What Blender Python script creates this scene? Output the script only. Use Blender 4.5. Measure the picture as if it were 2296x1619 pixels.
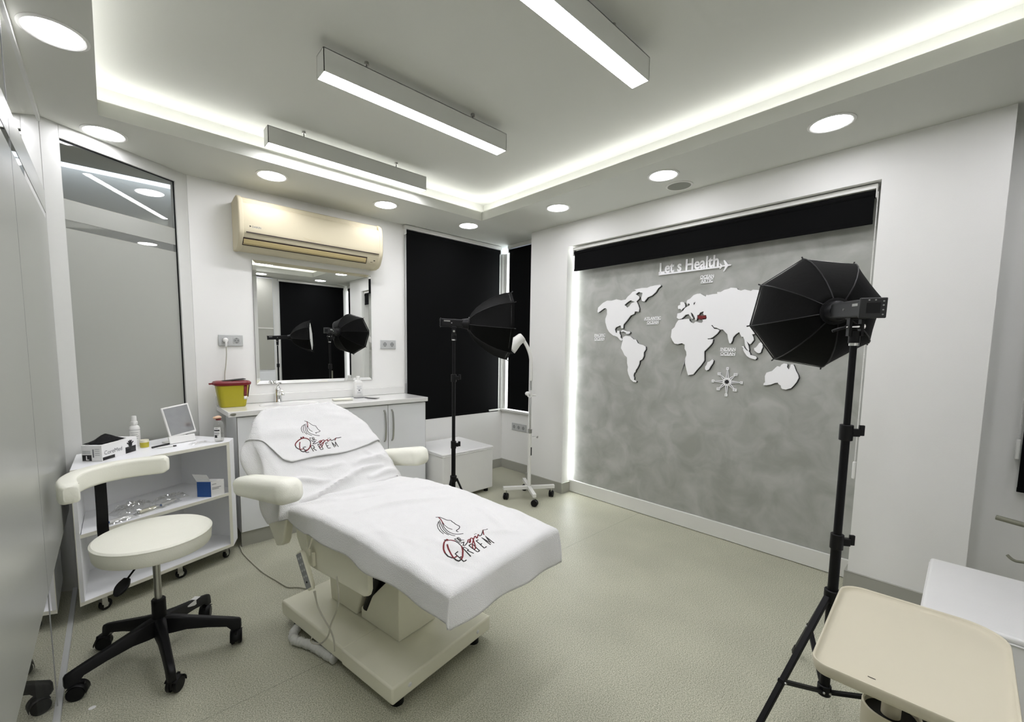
import bpy, bmesh, math, random
from mathutils import Vector, Matrix, noise as mn
R = math.radians
random.seed(7)
for o in list(bpy.data.objects):
    bpy.data.objects.remove(o, do_unlink=True)
scene = bpy.context.scene
COL = scene.collection

# ------------------------------------------------------------------ camera, world, exposure
EYE = Vector((0.0, 0.0, 1.35))
cam_data = bpy.data.cameras.new('camera')
cam = bpy.data.objects.new('camera', cam_data)
COL.objects.link(cam)
FPX, CXP, CYP = 955.398, 1111.48, 869.786
cam_data.sensor_fit = 'HORIZONTAL'
cam_data.sensor_width = 36.0
cam_data.lens = FPX / 2296 * 36.0
cam_data.shift_x = -(CXP - 1148.0) / 2296.0
cam_data.shift_y = (CYP - 809.5) / 2296.0
cam_data.clip_start = 0.02
rx = Vector((0.742988, -0.669203, 0.011667))
dn = Vector((-0.050472, -0.073401, -0.996024))
fw = Vector((0.667399, 0.739446, -0.088313))
m = Matrix((rx, -dn, -fw)).transposed().to_4x4()
m.translation = EYE
cam.matrix_world = m
scene.camera = cam

world = bpy.data.worlds.new('world')
scene.world = world
world.use_nodes = True
world.node_tree.nodes['Background'].inputs[0].default_value = (0.75, 0.85, 1.0, 1)
world.node_tree.nodes['Background'].inputs[1].default_value = 1.0

scene.view_settings.view_transform = 'Standard'
scene.view_settings.look = 'None'
scene.view_settings.gamma = 1.0
scene.view_settings.use_curve_mapping = False
scene.view_settings.exposure = 1.33

LAMP_L = 12.5      # radiance of the linear lamps' diffusers
DOWN_L = 15.0      # radiance of the downlights
COVE_L = 5.2      # radiance of the strips hidden in the cove
SLOT_L = 30.0      # daylight entering beside the plaster panel
DAY_L = 3.0        # daylight in the window panes

# ------------------------------------------------------------------ helpers
ORIG = {}

def tag(o, label=None, cat=None, group=None, kind=None):
    if label: o['label'] = label
    if cat: o['category'] = cat
    if group: o['group'] = group
    if kind: o['kind'] = kind
    return o

def thing(name, label, cat, loc=(0, 0, 0), group=None):
    o = bpy.data.objects.new(name, None)
    o.empty_display_size = 0.05
    COL.objects.link(o)
    o.location = loc
    ORIG[o.name] = Vector(loc)
    return tag(o, label, cat, group)

def structure(name):
    o = bpy.data.objects.new(name, None)
    COL.objects.link(o)
    ORIG[o.name] = Vector((0, 0, 0))
    o['kind'] = 'structure'
    return o

def frame_of(d):
    d = Vector(d).normalized()
    a = Vector((0, 0, 1)) if abs(d.z) < 0.9 else Vector((1, 0, 0))
    s = d.cross(a).normalized()
    return d, s, s.cross(d)

class G:
    """collects shapes and links them as ONE mesh object"""
    def __init__(self):
        self.v = []; self.f = []; self.mi = []; self.cur = 0
    def add(self, vs, fs):
        n = len(self.v)
        self.v += [Vector(p) for p in vs]
        for f in fs:
            self.f.append([n + i for i in f]); self.mi.append(self.cur)
        return self
    def box(self, x0, x1, y0, y1, z0, z1):
        return self.add([(x0,y0,z0),(x1,y0,z0),(x1,y1,z0),(x0,y1,z0),(x0,y0,z1),(x1,y0,z1),(x1,y1,z1),(x0,y1,z1)],
                        [(0,3,2,1),(4,5,6,7),(0,1,5,4),(1,2,6,5),(2,3,7,6),(3,0,4,7)])
    def obox(self, c, ax, ay, az):
        c, ax, ay, az = map(Vector, (c, ax, ay, az))
        vs = [c + sx*ax + sy*ay + sz*az for sz in (-1,1) for sx, sy in ((-1,-1),(1,-1),(1,1),(-1,1))]
        return self.add(vs, [(0,3,2,1),(4,5,6,7),(0,1,5,4),(1,2,6,5),(2,3,7,6),(3,0,4,7)])
    def prism(self, poly, h):
        """poly: 3D points of one face, h: vector of extrusion"""
        h = Vector(h); n = len(poly)
        vs = [Vector(p) for p in poly] + [Vector(p) + h for p in poly]
        fs = [tuple(range(n))[::-1], tuple(range(n, 2*n))] + [(i, (i+1) % n, (i+1) % n + n, i+n) for i in range(n)]
        return self.add(vs, fs)
    def cyl(self, p0, p1, r0, r1=None, seg=24, cap=True):
        r1 = r0 if r1 is None else r1
        p0, p1 = Vector(p0), Vector(p1)
        d, s, t = frame_of(p1 - p0)
        vs = []
        for p, r in ((p0, r0), (p1, r1)):
            for i in range(seg):
                a = 2*math.pi*i/seg
                vs.append(p + r*(math.cos(a)*s + math.sin(a)*t))
        fs = [(i, (i+1) % seg, (i+1) % seg + seg, i + seg) for i in range(seg)]
        if cap: fs += [tuple(range(seg))[::-1], tuple(range(seg, 2*seg))]
        return self.add(vs, fs)
    def lathe(self, prof, org=(0,0,0), axis=(0,0,1), seg=32):
        org = Vector(org); d, s, t = frame_of(axis)
        vs = []; fs = []
        for r, h in prof:
            for i in range(seg):
                a = 2*math.pi*i/seg
                vs.append(org + d*h + max(r, 1e-5)*(math.cos(a)*s + math.sin(a)*t))
        for k in range(len(prof)-1):
            for i in range(seg):
                j = (i+1) % seg
                fs.append((k*seg+i, k*seg+j, (k+1)*seg+j, (k+1)*seg+i))
        fs.append(tuple(range(seg))[::-1]); fs.append(tuple((len(prof)-1)*seg + i for i in range(seg)))
        return self.add(vs, fs)
    def tube(self, pts, r, seg=10, smooth=True, sub=6):
        pts = [Vector(p) for p in pts]
        if smooth and len(pts) > 2: pts = spline(pts, sub)
        rr = r if callable(r) else (lambda t: r)
        vs = []; n = len(pts)
        d, s, t = frame_of(pts[1] - pts[0])
        for k, p in enumerate(pts):
            dd = (pts[min(k+1, n-1)] - pts[max(k-1, 0)]).normalized()
            s = (s - dd*s.dot(dd)).normalized(); t = dd.cross(s)
            q = rr(k/(n-1))
            for i in range(seg):
                a = 2*math.pi*i/seg
                vs.append(p + q*(math.cos(a)*s + math.sin(a)*t))
        fs = [(k*seg+i, k*seg+(i+1) % seg, (k+1)*seg+(i+1) % seg, (k+1)*seg+i) for k in range(n-1) for i in range(seg)]
        fs += [tuple(range(seg))[::-1], tuple((n-1)*seg+i for i in range(seg))]
        return self.add(vs, fs)
    def ribbon(self, pts, nrm, w):
        pts = [Vector(p) for p in pts]; n = len(pts); vs = []
        for k, p in enumerate(pts):
            dd = (pts[min(k+1, n-1)] - pts[max(k-1, 0)]).normalized()
            s = dd.cross(nrm[k]).normalized()*w/2
            vs += [p - s, p + s]
        return self.add(vs, [(2*k, 2*k+1, 2*k+3, 2*k+2) for k in range(n-1)])
    def grid(self, fn, nu, nv):
        vs = [fn(i/nu, j/nv) for i in range(nu+1) for j in range(nv+1)]
        return self.add(vs, [(i*(nv+1)+j, (i+1)*(nv+1)+j, (i+1)*(nv+1)+j+1, i*(nv+1)+j+1) for i in range(nu) for j in range(nv)])
    def sphere(self, c, r, sc=(1,1,1), seg=20):
        c = Vector(c); n = seg//2; vs = []; fs = []
        for k in range(n+1):
            th = math.pi*k/n
            for i in range(seg):
                a = 2*math.pi*i/seg
                vs.append(c + Vector((r*sc[0]*math.sin(th)*math.cos(a), r*sc[1]*math.sin(th)*math.sin(a), -r*sc[2]*math.cos(th))))
        for k in range(n):
            for i in range(seg):
                fs.append((k*seg+i, k*seg+(i+1) % seg, (k+1)*seg+(i+1) % seg, (k+1)*seg+i))
        return self.add(vs, fs)
    def build(self, name, mat, parent=None, bevel=0, seg=2, angle=35, label=None, subsurf=0, solid=0, top=False):
        org = Vector((0, 0, 0))
        if parent is not None: org = ORIG[parent.name]
        me = bpy.data.meshes.new(name)
        me.from_pydata([tuple(p - org) for p in self.v], [], self.f)
        mats = mat if isinstance(mat, (list, tuple)) else [mat]
        for mm in mats: me.materials.append(mm)
        for p, k in zip(me.polygons, self.mi): p.material_index = min(k, len(mats)-1)
        bm = bmesh.new(); bm.from_mesh(me)
        bmesh.ops.remove_doubles(bm, verts=bm.verts, dist=1e-6)
        bmesh.ops.recalc_face_normals(bm, faces=bm.faces)
        bm.to_mesh(me); bm.free()
        for p in me.polygons: p.use_smooth = True
        me.set_sharp_from_angle(angle=R(angle))
        o = bpy.data.objects.new(name, me)
        COL.objects.link(o)
        if parent is not None:
            o.parent = parent; ORIG[o.name] = org
        else:
            ORIG[o.name] = Vector((0, 0, 0))
        if solid:
            s = o.modifiers.new('solid', 'SOLIDIFY'); s.thickness = solid; s.offset = 0
        if bevel:
            b = o.modifiers.new('bevel', 'BEVEL'); b.width = bevel; b.segments = seg; b.limit_method = 'ANGLE'; b.angle_limit = R(30)
            b.harden_normals = False
        if subsurf:
            s = o.modifiers.new('sub', 'SUBSURF'); s.levels = subsurf; s.render_levels = subsurf
        if label: o['label'] = label
        return o

def spline(pts, sub=6):
    out = []; n = len(pts)
    for i in range(n-1):
        p0 = pts[max(i-1, 0)]; p1 = pts[i]; p2 = pts[i+1]; p3 = pts[min(i+2, n-1)]
        for k in range(sub):
            t = k/sub
            out.append(0.5*((2*p1) + (p2-p0)*t + (2*p0-5*p1+4*p2-p3)*t*t + (3*p1-p0-3*p2+p3)*t**3))
    out.append(pts[-1]); return out

def copy_tree(o, parent=None):
    c = o.copy(); COL.objects.link(c)
    if parent is not None: c.parent = parent
    for ch in list(o.children): copy_tree(ch, c)
    return c

def flat_curve(name, loops, to3d, depth, mat, parent=None, bevel=0.0):
    """outline(s) in a plane -> one solid mesh; inner loops are holes. to3d maps (a, b, h) to a point"""
    cu = bpy.data.curves.new(name, 'CURVE'); cu.dimensions = '2D'; cu.fill_mode = 'BOTH'
    cu.extrude = depth/2; cu.bevel_depth = bevel; cu.bevel_resolution = 1; cu.offset = -bevel
    for lp in loops:
        sp = cu.splines.new('POLY'); sp.points.add(len(lp)-1); sp.use_cyclic_u = True
        for p, q in zip(sp.points, lp): p.co = (q[0], q[1], 0, 1)
    return curve_to_mesh(cu, name, to3d, mat, parent)

def curve_to_mesh(cu, name, to3d, mat, parent=None):
    tmp = bpy.data.objects.new('tmp', cu); COL.objects.link(tmp)
    dg = bpy.context.evaluated_depsgraph_get(); dg.update()
    me = bpy.data.meshes.new_from_object(tmp.evaluated_get(dg))
    bpy.data.objects.remove(tmp, do_unlink=True)
    org = ORIG[parent.name] if parent is not None else Vector((0, 0, 0))
    for v in me.vertices: v.co = Vector(to3d(v.co.x, v.co.y, v.co.z)) - org
    me.name = name; me.materials.clear(); me.materials.append(mat)
    bm = bmesh.new(); bm.from_mesh(me); bmesh.ops.remove_doubles(bm, verts=bm.verts, dist=1e-6)
    bmesh.ops.recalc_face_normals(bm, faces=bm.faces); bm.to_mesh(me); bm.free()
    o = bpy.data.objects.new(name, me); COL.objects.link(o)
    if parent is not None: o.parent = parent
    ORIG[o.name] = org
    return o

def text(name, body, size, to3d, mat, parent=None, depth=0.002, xs=1.0, align='LEFT', fatten=0.0, spacing=1.0):
    cu = bpy.data.curves.new(name, 'FONT'); cu.body = body; cu.size = size; cu.extrude = depth/2; cu.offset = fatten
    cu.align_x = align; cu.space_character = spacing; cu.resolution_u = 3
    return curve_to_mesh(cu, name, lambda a, b, h: to3d(a*xs, b, h), mat, parent)

# ------------------------------------------------------------------ materials
def lin(c):
    return tuple(((v/255)/12.92 if v/255 <= 0.04045 else ((v/255+0.055)/1.055)**2.4) for v in c)

def mat(name, col, rough=0.5, metal=0.0, spec=0.5, bump=0.0, bscale=80.0, var=0.0, vscale=4.0, coat=0.0, emit=0.0, trans=0.0, ior=1.45, sheen=0.0, detail=3.0, alpha=1.0):
    m = bpy.data.materials.new(name); m.use_nodes = True
    nt = m.node_tree; b = nt.nodes['Principled BSDF']
    c = (*col, 1)
    b.inputs['Base Color'].default_value = c
    b.inputs['Roughness'].default_value = rough
    b.inputs['Metallic'].default_value = metal
    b.inputs['Specular IOR Level'].default_value = spec
    b.inputs['IOR'].default_value = ior
    b.inputs['Coat Weight'].default_value = coat
    b.inputs['Transmission Weight'].default_value = trans
    b.inputs['Sheen Weight'].default_value = sheen
    b.inputs['Alpha'].default_value = alpha
    if emit:
        b.inputs['Emission Color'].default_value = c; b.inputs['Emission Strength'].default_value = emit
    tc = nt.nodes.new('ShaderNodeTexCoord')
    nz = nt.nodes.new('ShaderNodeTexNoise'); nz.inputs['Scale'].default_value = vscale; nz.inputs['Detail'].default_value = detail
    nt.links.new(tc.outputs['Object'], nz.inputs['Vector'])
    mx = nt.nodes.new('ShaderNodeMix'); mx.data_type = 'RGBA'
    mx.inputs[6].default_value = (*[max(0, v*(1-var)) for v in col], 1)
    mx.inputs[7].default_value = (*[min(1, v*(1+var)) for v in col], 1)
    nt.links.new(nz.outputs['Fac'], mx.inputs[0]); nt.links.new(mx.outputs[2], b.inputs['Base Color'])
    if bump:
        n2 = nt.nodes.new('ShaderNodeTexNoise'); n2.inputs['Scale'].default_value = bscale; n2.inputs['Detail'].default_value = 4
        nt.links.new(tc.outputs['Object'], n2.inputs['Vector'])
        bp = nt.nodes.new('ShaderNodeBump'); bp.inputs['Strength'].default_value = bump; bp.inputs['Distance'].default_value = 0.003
        nt.links.new(n2.outputs['Fac'], bp.inputs['Height']); nt.links.new(bp.outputs['Normal'], b.inputs['Normal'])
    return m

def emitter(name, col, s):
    m = bpy.data.materials.new(name); m.use_nodes = True; nt = m.node_tree
    nt.nodes.remove(nt.nodes['Principled BSDF'])
    e = nt.nodes.new('ShaderNodeEmission'); e.inputs[0].default_value = (*col, 1); e.inputs[1].default_value = s
    nt.links.new(e.outputs[0], nt.nodes['Material Output'].inputs[0])
    return m

def floor_mat():
    m = bpy.data.materials.new('speckled vinyl'); m.use_nodes = True; nt = m.node_tree; b = nt.nodes['Principled BSDF']
    tc = nt.nodes.new('ShaderNodeTexCoord')
    n1 = nt.nodes.new('ShaderNodeTexNoise'); n1.inputs['Scale'].default_value = 230; n1.inputs['Detail'].default_value = 5; n1.inputs['Roughness'].default_value = 0.7
    n2 = nt.nodes.new('ShaderNodeTexNoise'); n2.inputs['Scale'].default_value = 2.2; n2.inputs['Detail'].default_value = 4
    for n in (n1, n2): nt.links.new(tc.outputs['Object'], n.inputs['Vector'])
    r = nt.nodes.new('ShaderNodeValToRGB')
    r.color_ramp.elements[0].position = 0.40; r.color_ramp.elements[0].color = (*lin((134,134,115)), 1)
    r.color_ramp.elements[1].position = 0.60; r.color_ramp.elements[1].color = (*lin((208,207,187)), 1)
    e = r.color_ramp.elements.new(0.5); e.color = (*lin((180,180,159)), 1)
    nt.links.new(n1.outputs['Fac'], r.inputs[0])
    mx = nt.nodes.new('ShaderNodeMix'); mx.data_type = 'RGBA'; mx.blend_type = 'MULTIPLY'
    mp = nt.nodes.new('ShaderNodeMapRange'); mp.inputs['From Min'].default_value = 0.3; mp.inputs['From Max'].default_value = 0.7
    mp.inputs['To Min'].default_value = 0.9; mp.inputs['To Max'].default_value = 1.05
    nt.links.new(n2.outputs['Fac'], mp.inputs['Value'])
    # welded seam between two sheets
    sp = nt.nodes.new('ShaderNodeSeparateXYZ'); nt.links.new(tc.outputs['Object'], sp.inputs[0])
    su = nt.nodes.new('ShaderNodeMath'); su.operation = 'SUBTRACT'; su.inputs[1].default_value = 1.765; nt.links.new(sp.outputs['Y'], su.inputs[0])
    ab = nt.nodes.new('ShaderNodeMath'); ab.operation = 'ABSOLUTE'; nt.links.new(su.outputs[0], ab.inputs[0])
    gt = nt.nodes.new('ShaderNodeMath'); gt.operation = 'GREATER_THAN'; gt.inputs[1].default_value = 0.0014; nt.links.new(ab.outputs[0], gt.inputs[0])
    m3 = nt.nodes.new('ShaderNodeMapRange'); m3.inputs['To Min'].default_value = 0.62; nt.links.new(gt.outputs[0], m3.inputs['Value'])
    mu = nt.nodes.new('ShaderNodeMath'); mu.operation = 'MULTIPLY'
    nt.links.new(mp.outputs[0], mu.inputs[0]); nt.links.new(m3.outputs[0], mu.inputs[1])
    mx.inputs[0].default_value = 1.0
    nt.links.new(r.outputs[0], mx.inputs[6]); nt.links.new(mu.outputs[0], mx.inputs[7])
    nt.links.new(mx.outputs[2], b.inputs['Base Color'])
    b.inputs['Roughness'].default_value = 0.48
    b.inputs['Specular IOR Level'].default_value = 0.35
    bp = nt.nodes.new('ShaderNodeBump'); bp.inputs['Strength'].default_value = 0.05; bp.inputs['Distance'].default_value = 0.001
    nt.links.new(n1.outputs['Fac'], bp.inputs['Height']); nt.links.new(bp.outputs['Normal'], b.inputs['Normal'])
    return m

def plaster_mat():
    m = bpy.data.materials.new('grey polished plaster'); m.use_nodes = True; nt = m.node_tree; b = nt.nodes['Principled BSDF']
    tc = nt.nodes.new('ShaderNodeTexCoord')
    n0 = nt.nodes.new('ShaderNodeTexNoise'); n0.inputs['Scale'].default_value = 3.0; n0.inputs['Detail'].default_value = 3
    nt.links.new(tc.outputs['Object'], n0.inputs['Vector'])
    ad = nt.nodes.new('ShaderNodeMix'); ad.data_type = 'RGBA'; ad.blend_type = 'ADD'; ad.inputs[0].default_value = 0.35
    nt.links.new(tc.outputs['Object'], ad.inputs[6]); nt.links.new(n0.outputs['Color'], ad.inputs[7])
    vo = nt.nodes.new('ShaderNodeTexVoronoi'); vo.inputs['Scale'].default_value = 7; vo.feature = 'SMOOTH_F1'; vo.inputs['Smoothness'].default_value = 0.25
    nt.links.new(ad.outputs[2], vo.inputs['Vector'])
    n1 = nt.nodes.new('ShaderNodeTexNoise'); n1.inputs['Scale'].default_value = 5.5; n1.inputs['Detail'].default_value = 10; n1.inputs['Distortion'].default_value = 0.7
    nt.links.new(tc.outputs['Object'], n1.inputs['Vector'])
    mx = nt.nodes.new('ShaderNodeMix'); mx.data_type = 'RGBA'; mx.inputs[0].default_value = 0.16
    bw = nt.nodes.new('ShaderNodeRGBToBW'); nt.links.new(vo.outputs['Color'], bw.inputs[0])
    nt.links.new(n1.outputs['Fac'], mx.inputs[6]); nt.links.new(bw.outputs[0], mx.inputs[7])
    r = nt.nodes.new('ShaderNodeValToRGB')
    r.color_ramp.elements[0].position = 0.36; r.color_ramp.elements[0].color = (*lin((157,159,151)), 1)
    r.color_ramp.elements[1].position = 0.66; r.color_ramp.elements[1].color = (*lin((184,185,180)), 1)
    nt.links.new(mx.outputs[2], r.inputs[0]); nt.links.new(r.outputs[0], b.inputs['Base Color'])
    b.inputs['Roughness'].default_value = 0.5; b.inputs['Specular IOR Level'].default_value = 0.4
    return m

def clear_glass(name, tint=0.9, refl=1.0):
    m = bpy.data.materials.new(name); m.use_nodes = True; nt = m.node_tree
    nt.nodes.remove(nt.nodes['Principled BSDF'])
    t = nt.nodes.new('ShaderNodeBsdfTransparent'); t.inputs[0].default_value = (tint, tint, tint*0.99, 1)
    g = nt.nodes.new('ShaderNodeBsdfGlossy'); g.inputs['Roughness'].default_value = 0.0; g.inputs[0].default_value = (1, 1, 1, 1)
    f0 = nt.nodes.new('ShaderNodeLayerWeight'); f0.inputs[0].default_value = 0.5
    f1 = nt.nodes.new('ShaderNodeMath'); f1.operation = 'POWER'; f1.inputs[1].default_value = 4.5; nt.links.new(f0.outputs['Facing'], f1.inputs[0])
    f = nt.nodes.new('ShaderNodeMath'); f.operation = 'MULTIPLY_ADD'; f.inputs[1].default_value = 0.75; f.inputs[2].default_value = 0.05; nt.links.new(f1.outputs[0], f.inputs[0])
    mu = nt.nodes.new('ShaderNodeMath'); mu.operation = 'MULTIPLY'; mu.inputs[1].default_value = refl; mu.use_clamp = True
    x = nt.nodes.new('ShaderNodeMixShader')
    nt.links.new(f.outputs[0], mu.inputs[0]); nt.links.new(mu.outputs[0], x.inputs[0])
    nt.links.new(t.outputs[0], x.inputs[1]); nt.links.new(g.outputs[0], x.inputs[2])
    nt.links.new(x.outputs[0], nt.nodes['Material Output'].inputs[0])
    return m

WALL = mat('white wall paint', lin((240,240,236)), 0.75, bump=0.12, bscale=260, var=0.015, vscale=3, spec=0.3)
CEIL = mat('ceiling paint', lin((214,215,207)), 0.8, var=0.01, vscale=2, spec=0.2)
FLOOR = floor_mat()
TAUPE = mat('grey skirting', lin((166,166,156)), 0.45, var=0.03)
TRIMW = mat('white lacquered trim', lin((228,228,222)), 0.35, var=0.01)
PLASTER = plaster_mat()
ALU = mat('white powder coated frame', lin((214,215,210)), 0.4, var=0.02, vscale=30)
FROST = mat('frosted film', lin((166,168,160)), 0.3, spec=0.6, var=0.06, vscale=1.3, bump=0.05, bscale=500)
GLASS = clear_glass('clear glass', 0.94, 1.6)
BLACKFAB = mat('black blackout fabric', (0.0022, 0.0024, 0.0026), 0.85, spec=0.15, bump=0.1, bscale=600, var=0.1)
BLACK = mat('black plastic', (0.004, 0.004, 0.0045), 0.45, spec=0.3, var=0.1)
BLACKMETAL = mat('black painted metal', (0.003, 0.003, 0.0035), 0.45, spec=0.25, var=0.1)
DARKGREY = mat('dark grey plastic', (0.014, 0.0145, 0.015), 0.4, var=0.1)
NYLON = mat('black softbox nylon', (0.0028, 0.0029, 0.0027), 0.7, spec=0.10, bump=0.25, bscale=45, var=0.15, vscale=14)
DIFFW = mat('white diffuser cloth', lin((235,235,232)), 0.8, var=0.01)
CHROME = mat('chrome', (0.82, 0.82, 0.82), 0.08, metal=1.0, var=0.02)
STEEL = mat('brushed steel', (0.5, 0.5, 0.48), 0.28, metal=1.0, var=0.06, vscale=60)
MIRROR = mat('mirror silvering', (0.9, 0.91, 0.9), 0.0, metal=1.0, var=0.0)
LACQ = mat('pale grey lacquered door', lin((232,234,235)), 0.3, var=0.01)
WHITEP = mat('white plastic', lin((232,232,228)), 0.38, var=0.01)
WHITEGLOSS = mat('glossy white worktop', lin((232,232,228)), 0.15, var=0.01, coat=0.3)
MELAMINE = mat('white melamine board', lin((246,247,248)), 0.4, var=0.01)
EDGE = mat('cream board edge', lin((228,227,213)), 0.5, var=0.02)
CREAM = mat('cream leatherette', lin((240,238,218)), 0.42, bump=0.15, bscale=300, var=0.02, vscale=12)
STOOLW = mat('ivory leatherette', lin((240,240,226)), 0.45, bump=0.18, bscale=260, var=0.02, vscale=16)
CREAMSTEEL = mat('cream painted steel', lin((238,236,215)), 0.35, var=0.02, vscale=6)
WHITELEATHER = mat('white leatherette', lin((232,232,229)), 0.42, bump=0.2, bscale=220, var=0.02, vscale=8)
TOWEL = mat('white terry cotton', lin((231,231,229)), 0.95, spec=0.1, bump=0.9, bscale=330, var=0.02, vscale=40, sheen=0.2)
ACM = mat('aged cream plastic', lin((200,192,165)), 0.6, spec=0.3, var=0.04, vscale=5)
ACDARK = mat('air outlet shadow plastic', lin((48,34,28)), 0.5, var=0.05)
ACFLAP = mat('yellowed louver plastic', lin((190,174,128)), 0.4, var=0.03)
SOCK = mat('silver grey socket plastic', lin((188,190,188)), 0.35, var=0.02)
SOCKIN = mat('grey socket insert', lin((150,152,150)), 0.4, var=0.02)
YELLOW = mat('sharps yellow plastic', lin((176,166,36)), 0.4, var=0.05, vscale=18)
REDP = mat('sharps red plastic', lin((118,28,34)), 0.4, var=0.05)
THREADK = mat('black thread', (0.025, 0.022, 0.02), 0.8, var=0.1)
THREADR = mat('dark red thread', lin((112,22,30)), 0.8, var=0.1)
TURKEYRED = mat('red painted acrylic', lin((120,28,30)), 0.5, var=0.05)
MAPW = mat('white map board', lin((250,250,250)), 0.6, var=0.01)
MAPSHADOW = mat('black map shadow', (0.01, 0.01, 0.01), 0.5, var=0.1)
BEIGE = mat('beige tray plastic', lin((207,201,179)), 0.45, var=0.02, vscale=6)
BEIGEMETAL = mat('beige painted metal', lin((200,194,170)), 0.35, var=0.02)
CABLE = mat('pale grey cable', lin((186,184,168)), 0.5, var=0.03)
PAPERW = mat('white paper', lin((238,238,236)), 0.6, var=0.01)
PRINTK = mat('black print', (0.01, 0.01, 0.01), 0.5, var=0.05)
PRINTG = mat('grey print', lin((120,122,124)), 0.6, var=0.05)
BLUEP = mat('blue card', lin((40,84,150)), 0.5, var=0.04)
CLEARP = clear_glass('clear plastic', 0.93, 1.3)
FILM = clear_glass('crinkled wrapper film', 0.9, 2.2)
NITRILE = mat('black nitrile', (0.004, 0.004, 0.0045), 0.6, spec=0.2, var=0.1, bump=0.3, bscale=90)
YCUP = mat('yellow gel', lin((190,180,60)), 0.4, var=0.15, vscale=60)
FROSTP = mat('milky plastic', lin((232,228,205)), 0.4, var=0.02)
ORANGE = mat('peach rubber', lin((226,190,160)), 0.6, var=0.05)
SCREENM = mat('hazy mirror glass', lin((170,172,174)), 0.12, metal=0.6, var=0.12, vscale=22)
LAMPE = emitter('lamp diffuser glow', (1.0, 0.985, 1.05), LAMP_L)
DOWNE = emitter('downlight glow', (1.0, 0.985, 1.05), DOWN_L)
COVEE = emitter('cove strip glow', (1.0, 0.99, 1.02), COVE_L)
DAYE = emitter('daylight behind the pane', (0.94, 0.98, 1.0), DAY_L)
PEGM = mat('dull grey metal', lin((128,128,112)), 0.5, metal=0.2, var=0.05)
SLOTE = emitter('daylight in the slot', (0.95, 0.98, 1.0), SLOT_L)
LAMPBODY = mat('silver lamp profile', lin((208,209,203)), 0.4, metal=0.0, var=0.02)
SPK = mat('grey speaker mesh', lin((140,142,132)), 0.7, var=0.05, vscale=200)
RED = mat('red print', lin((170,50,50)), 0.5, var=0.05)

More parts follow.
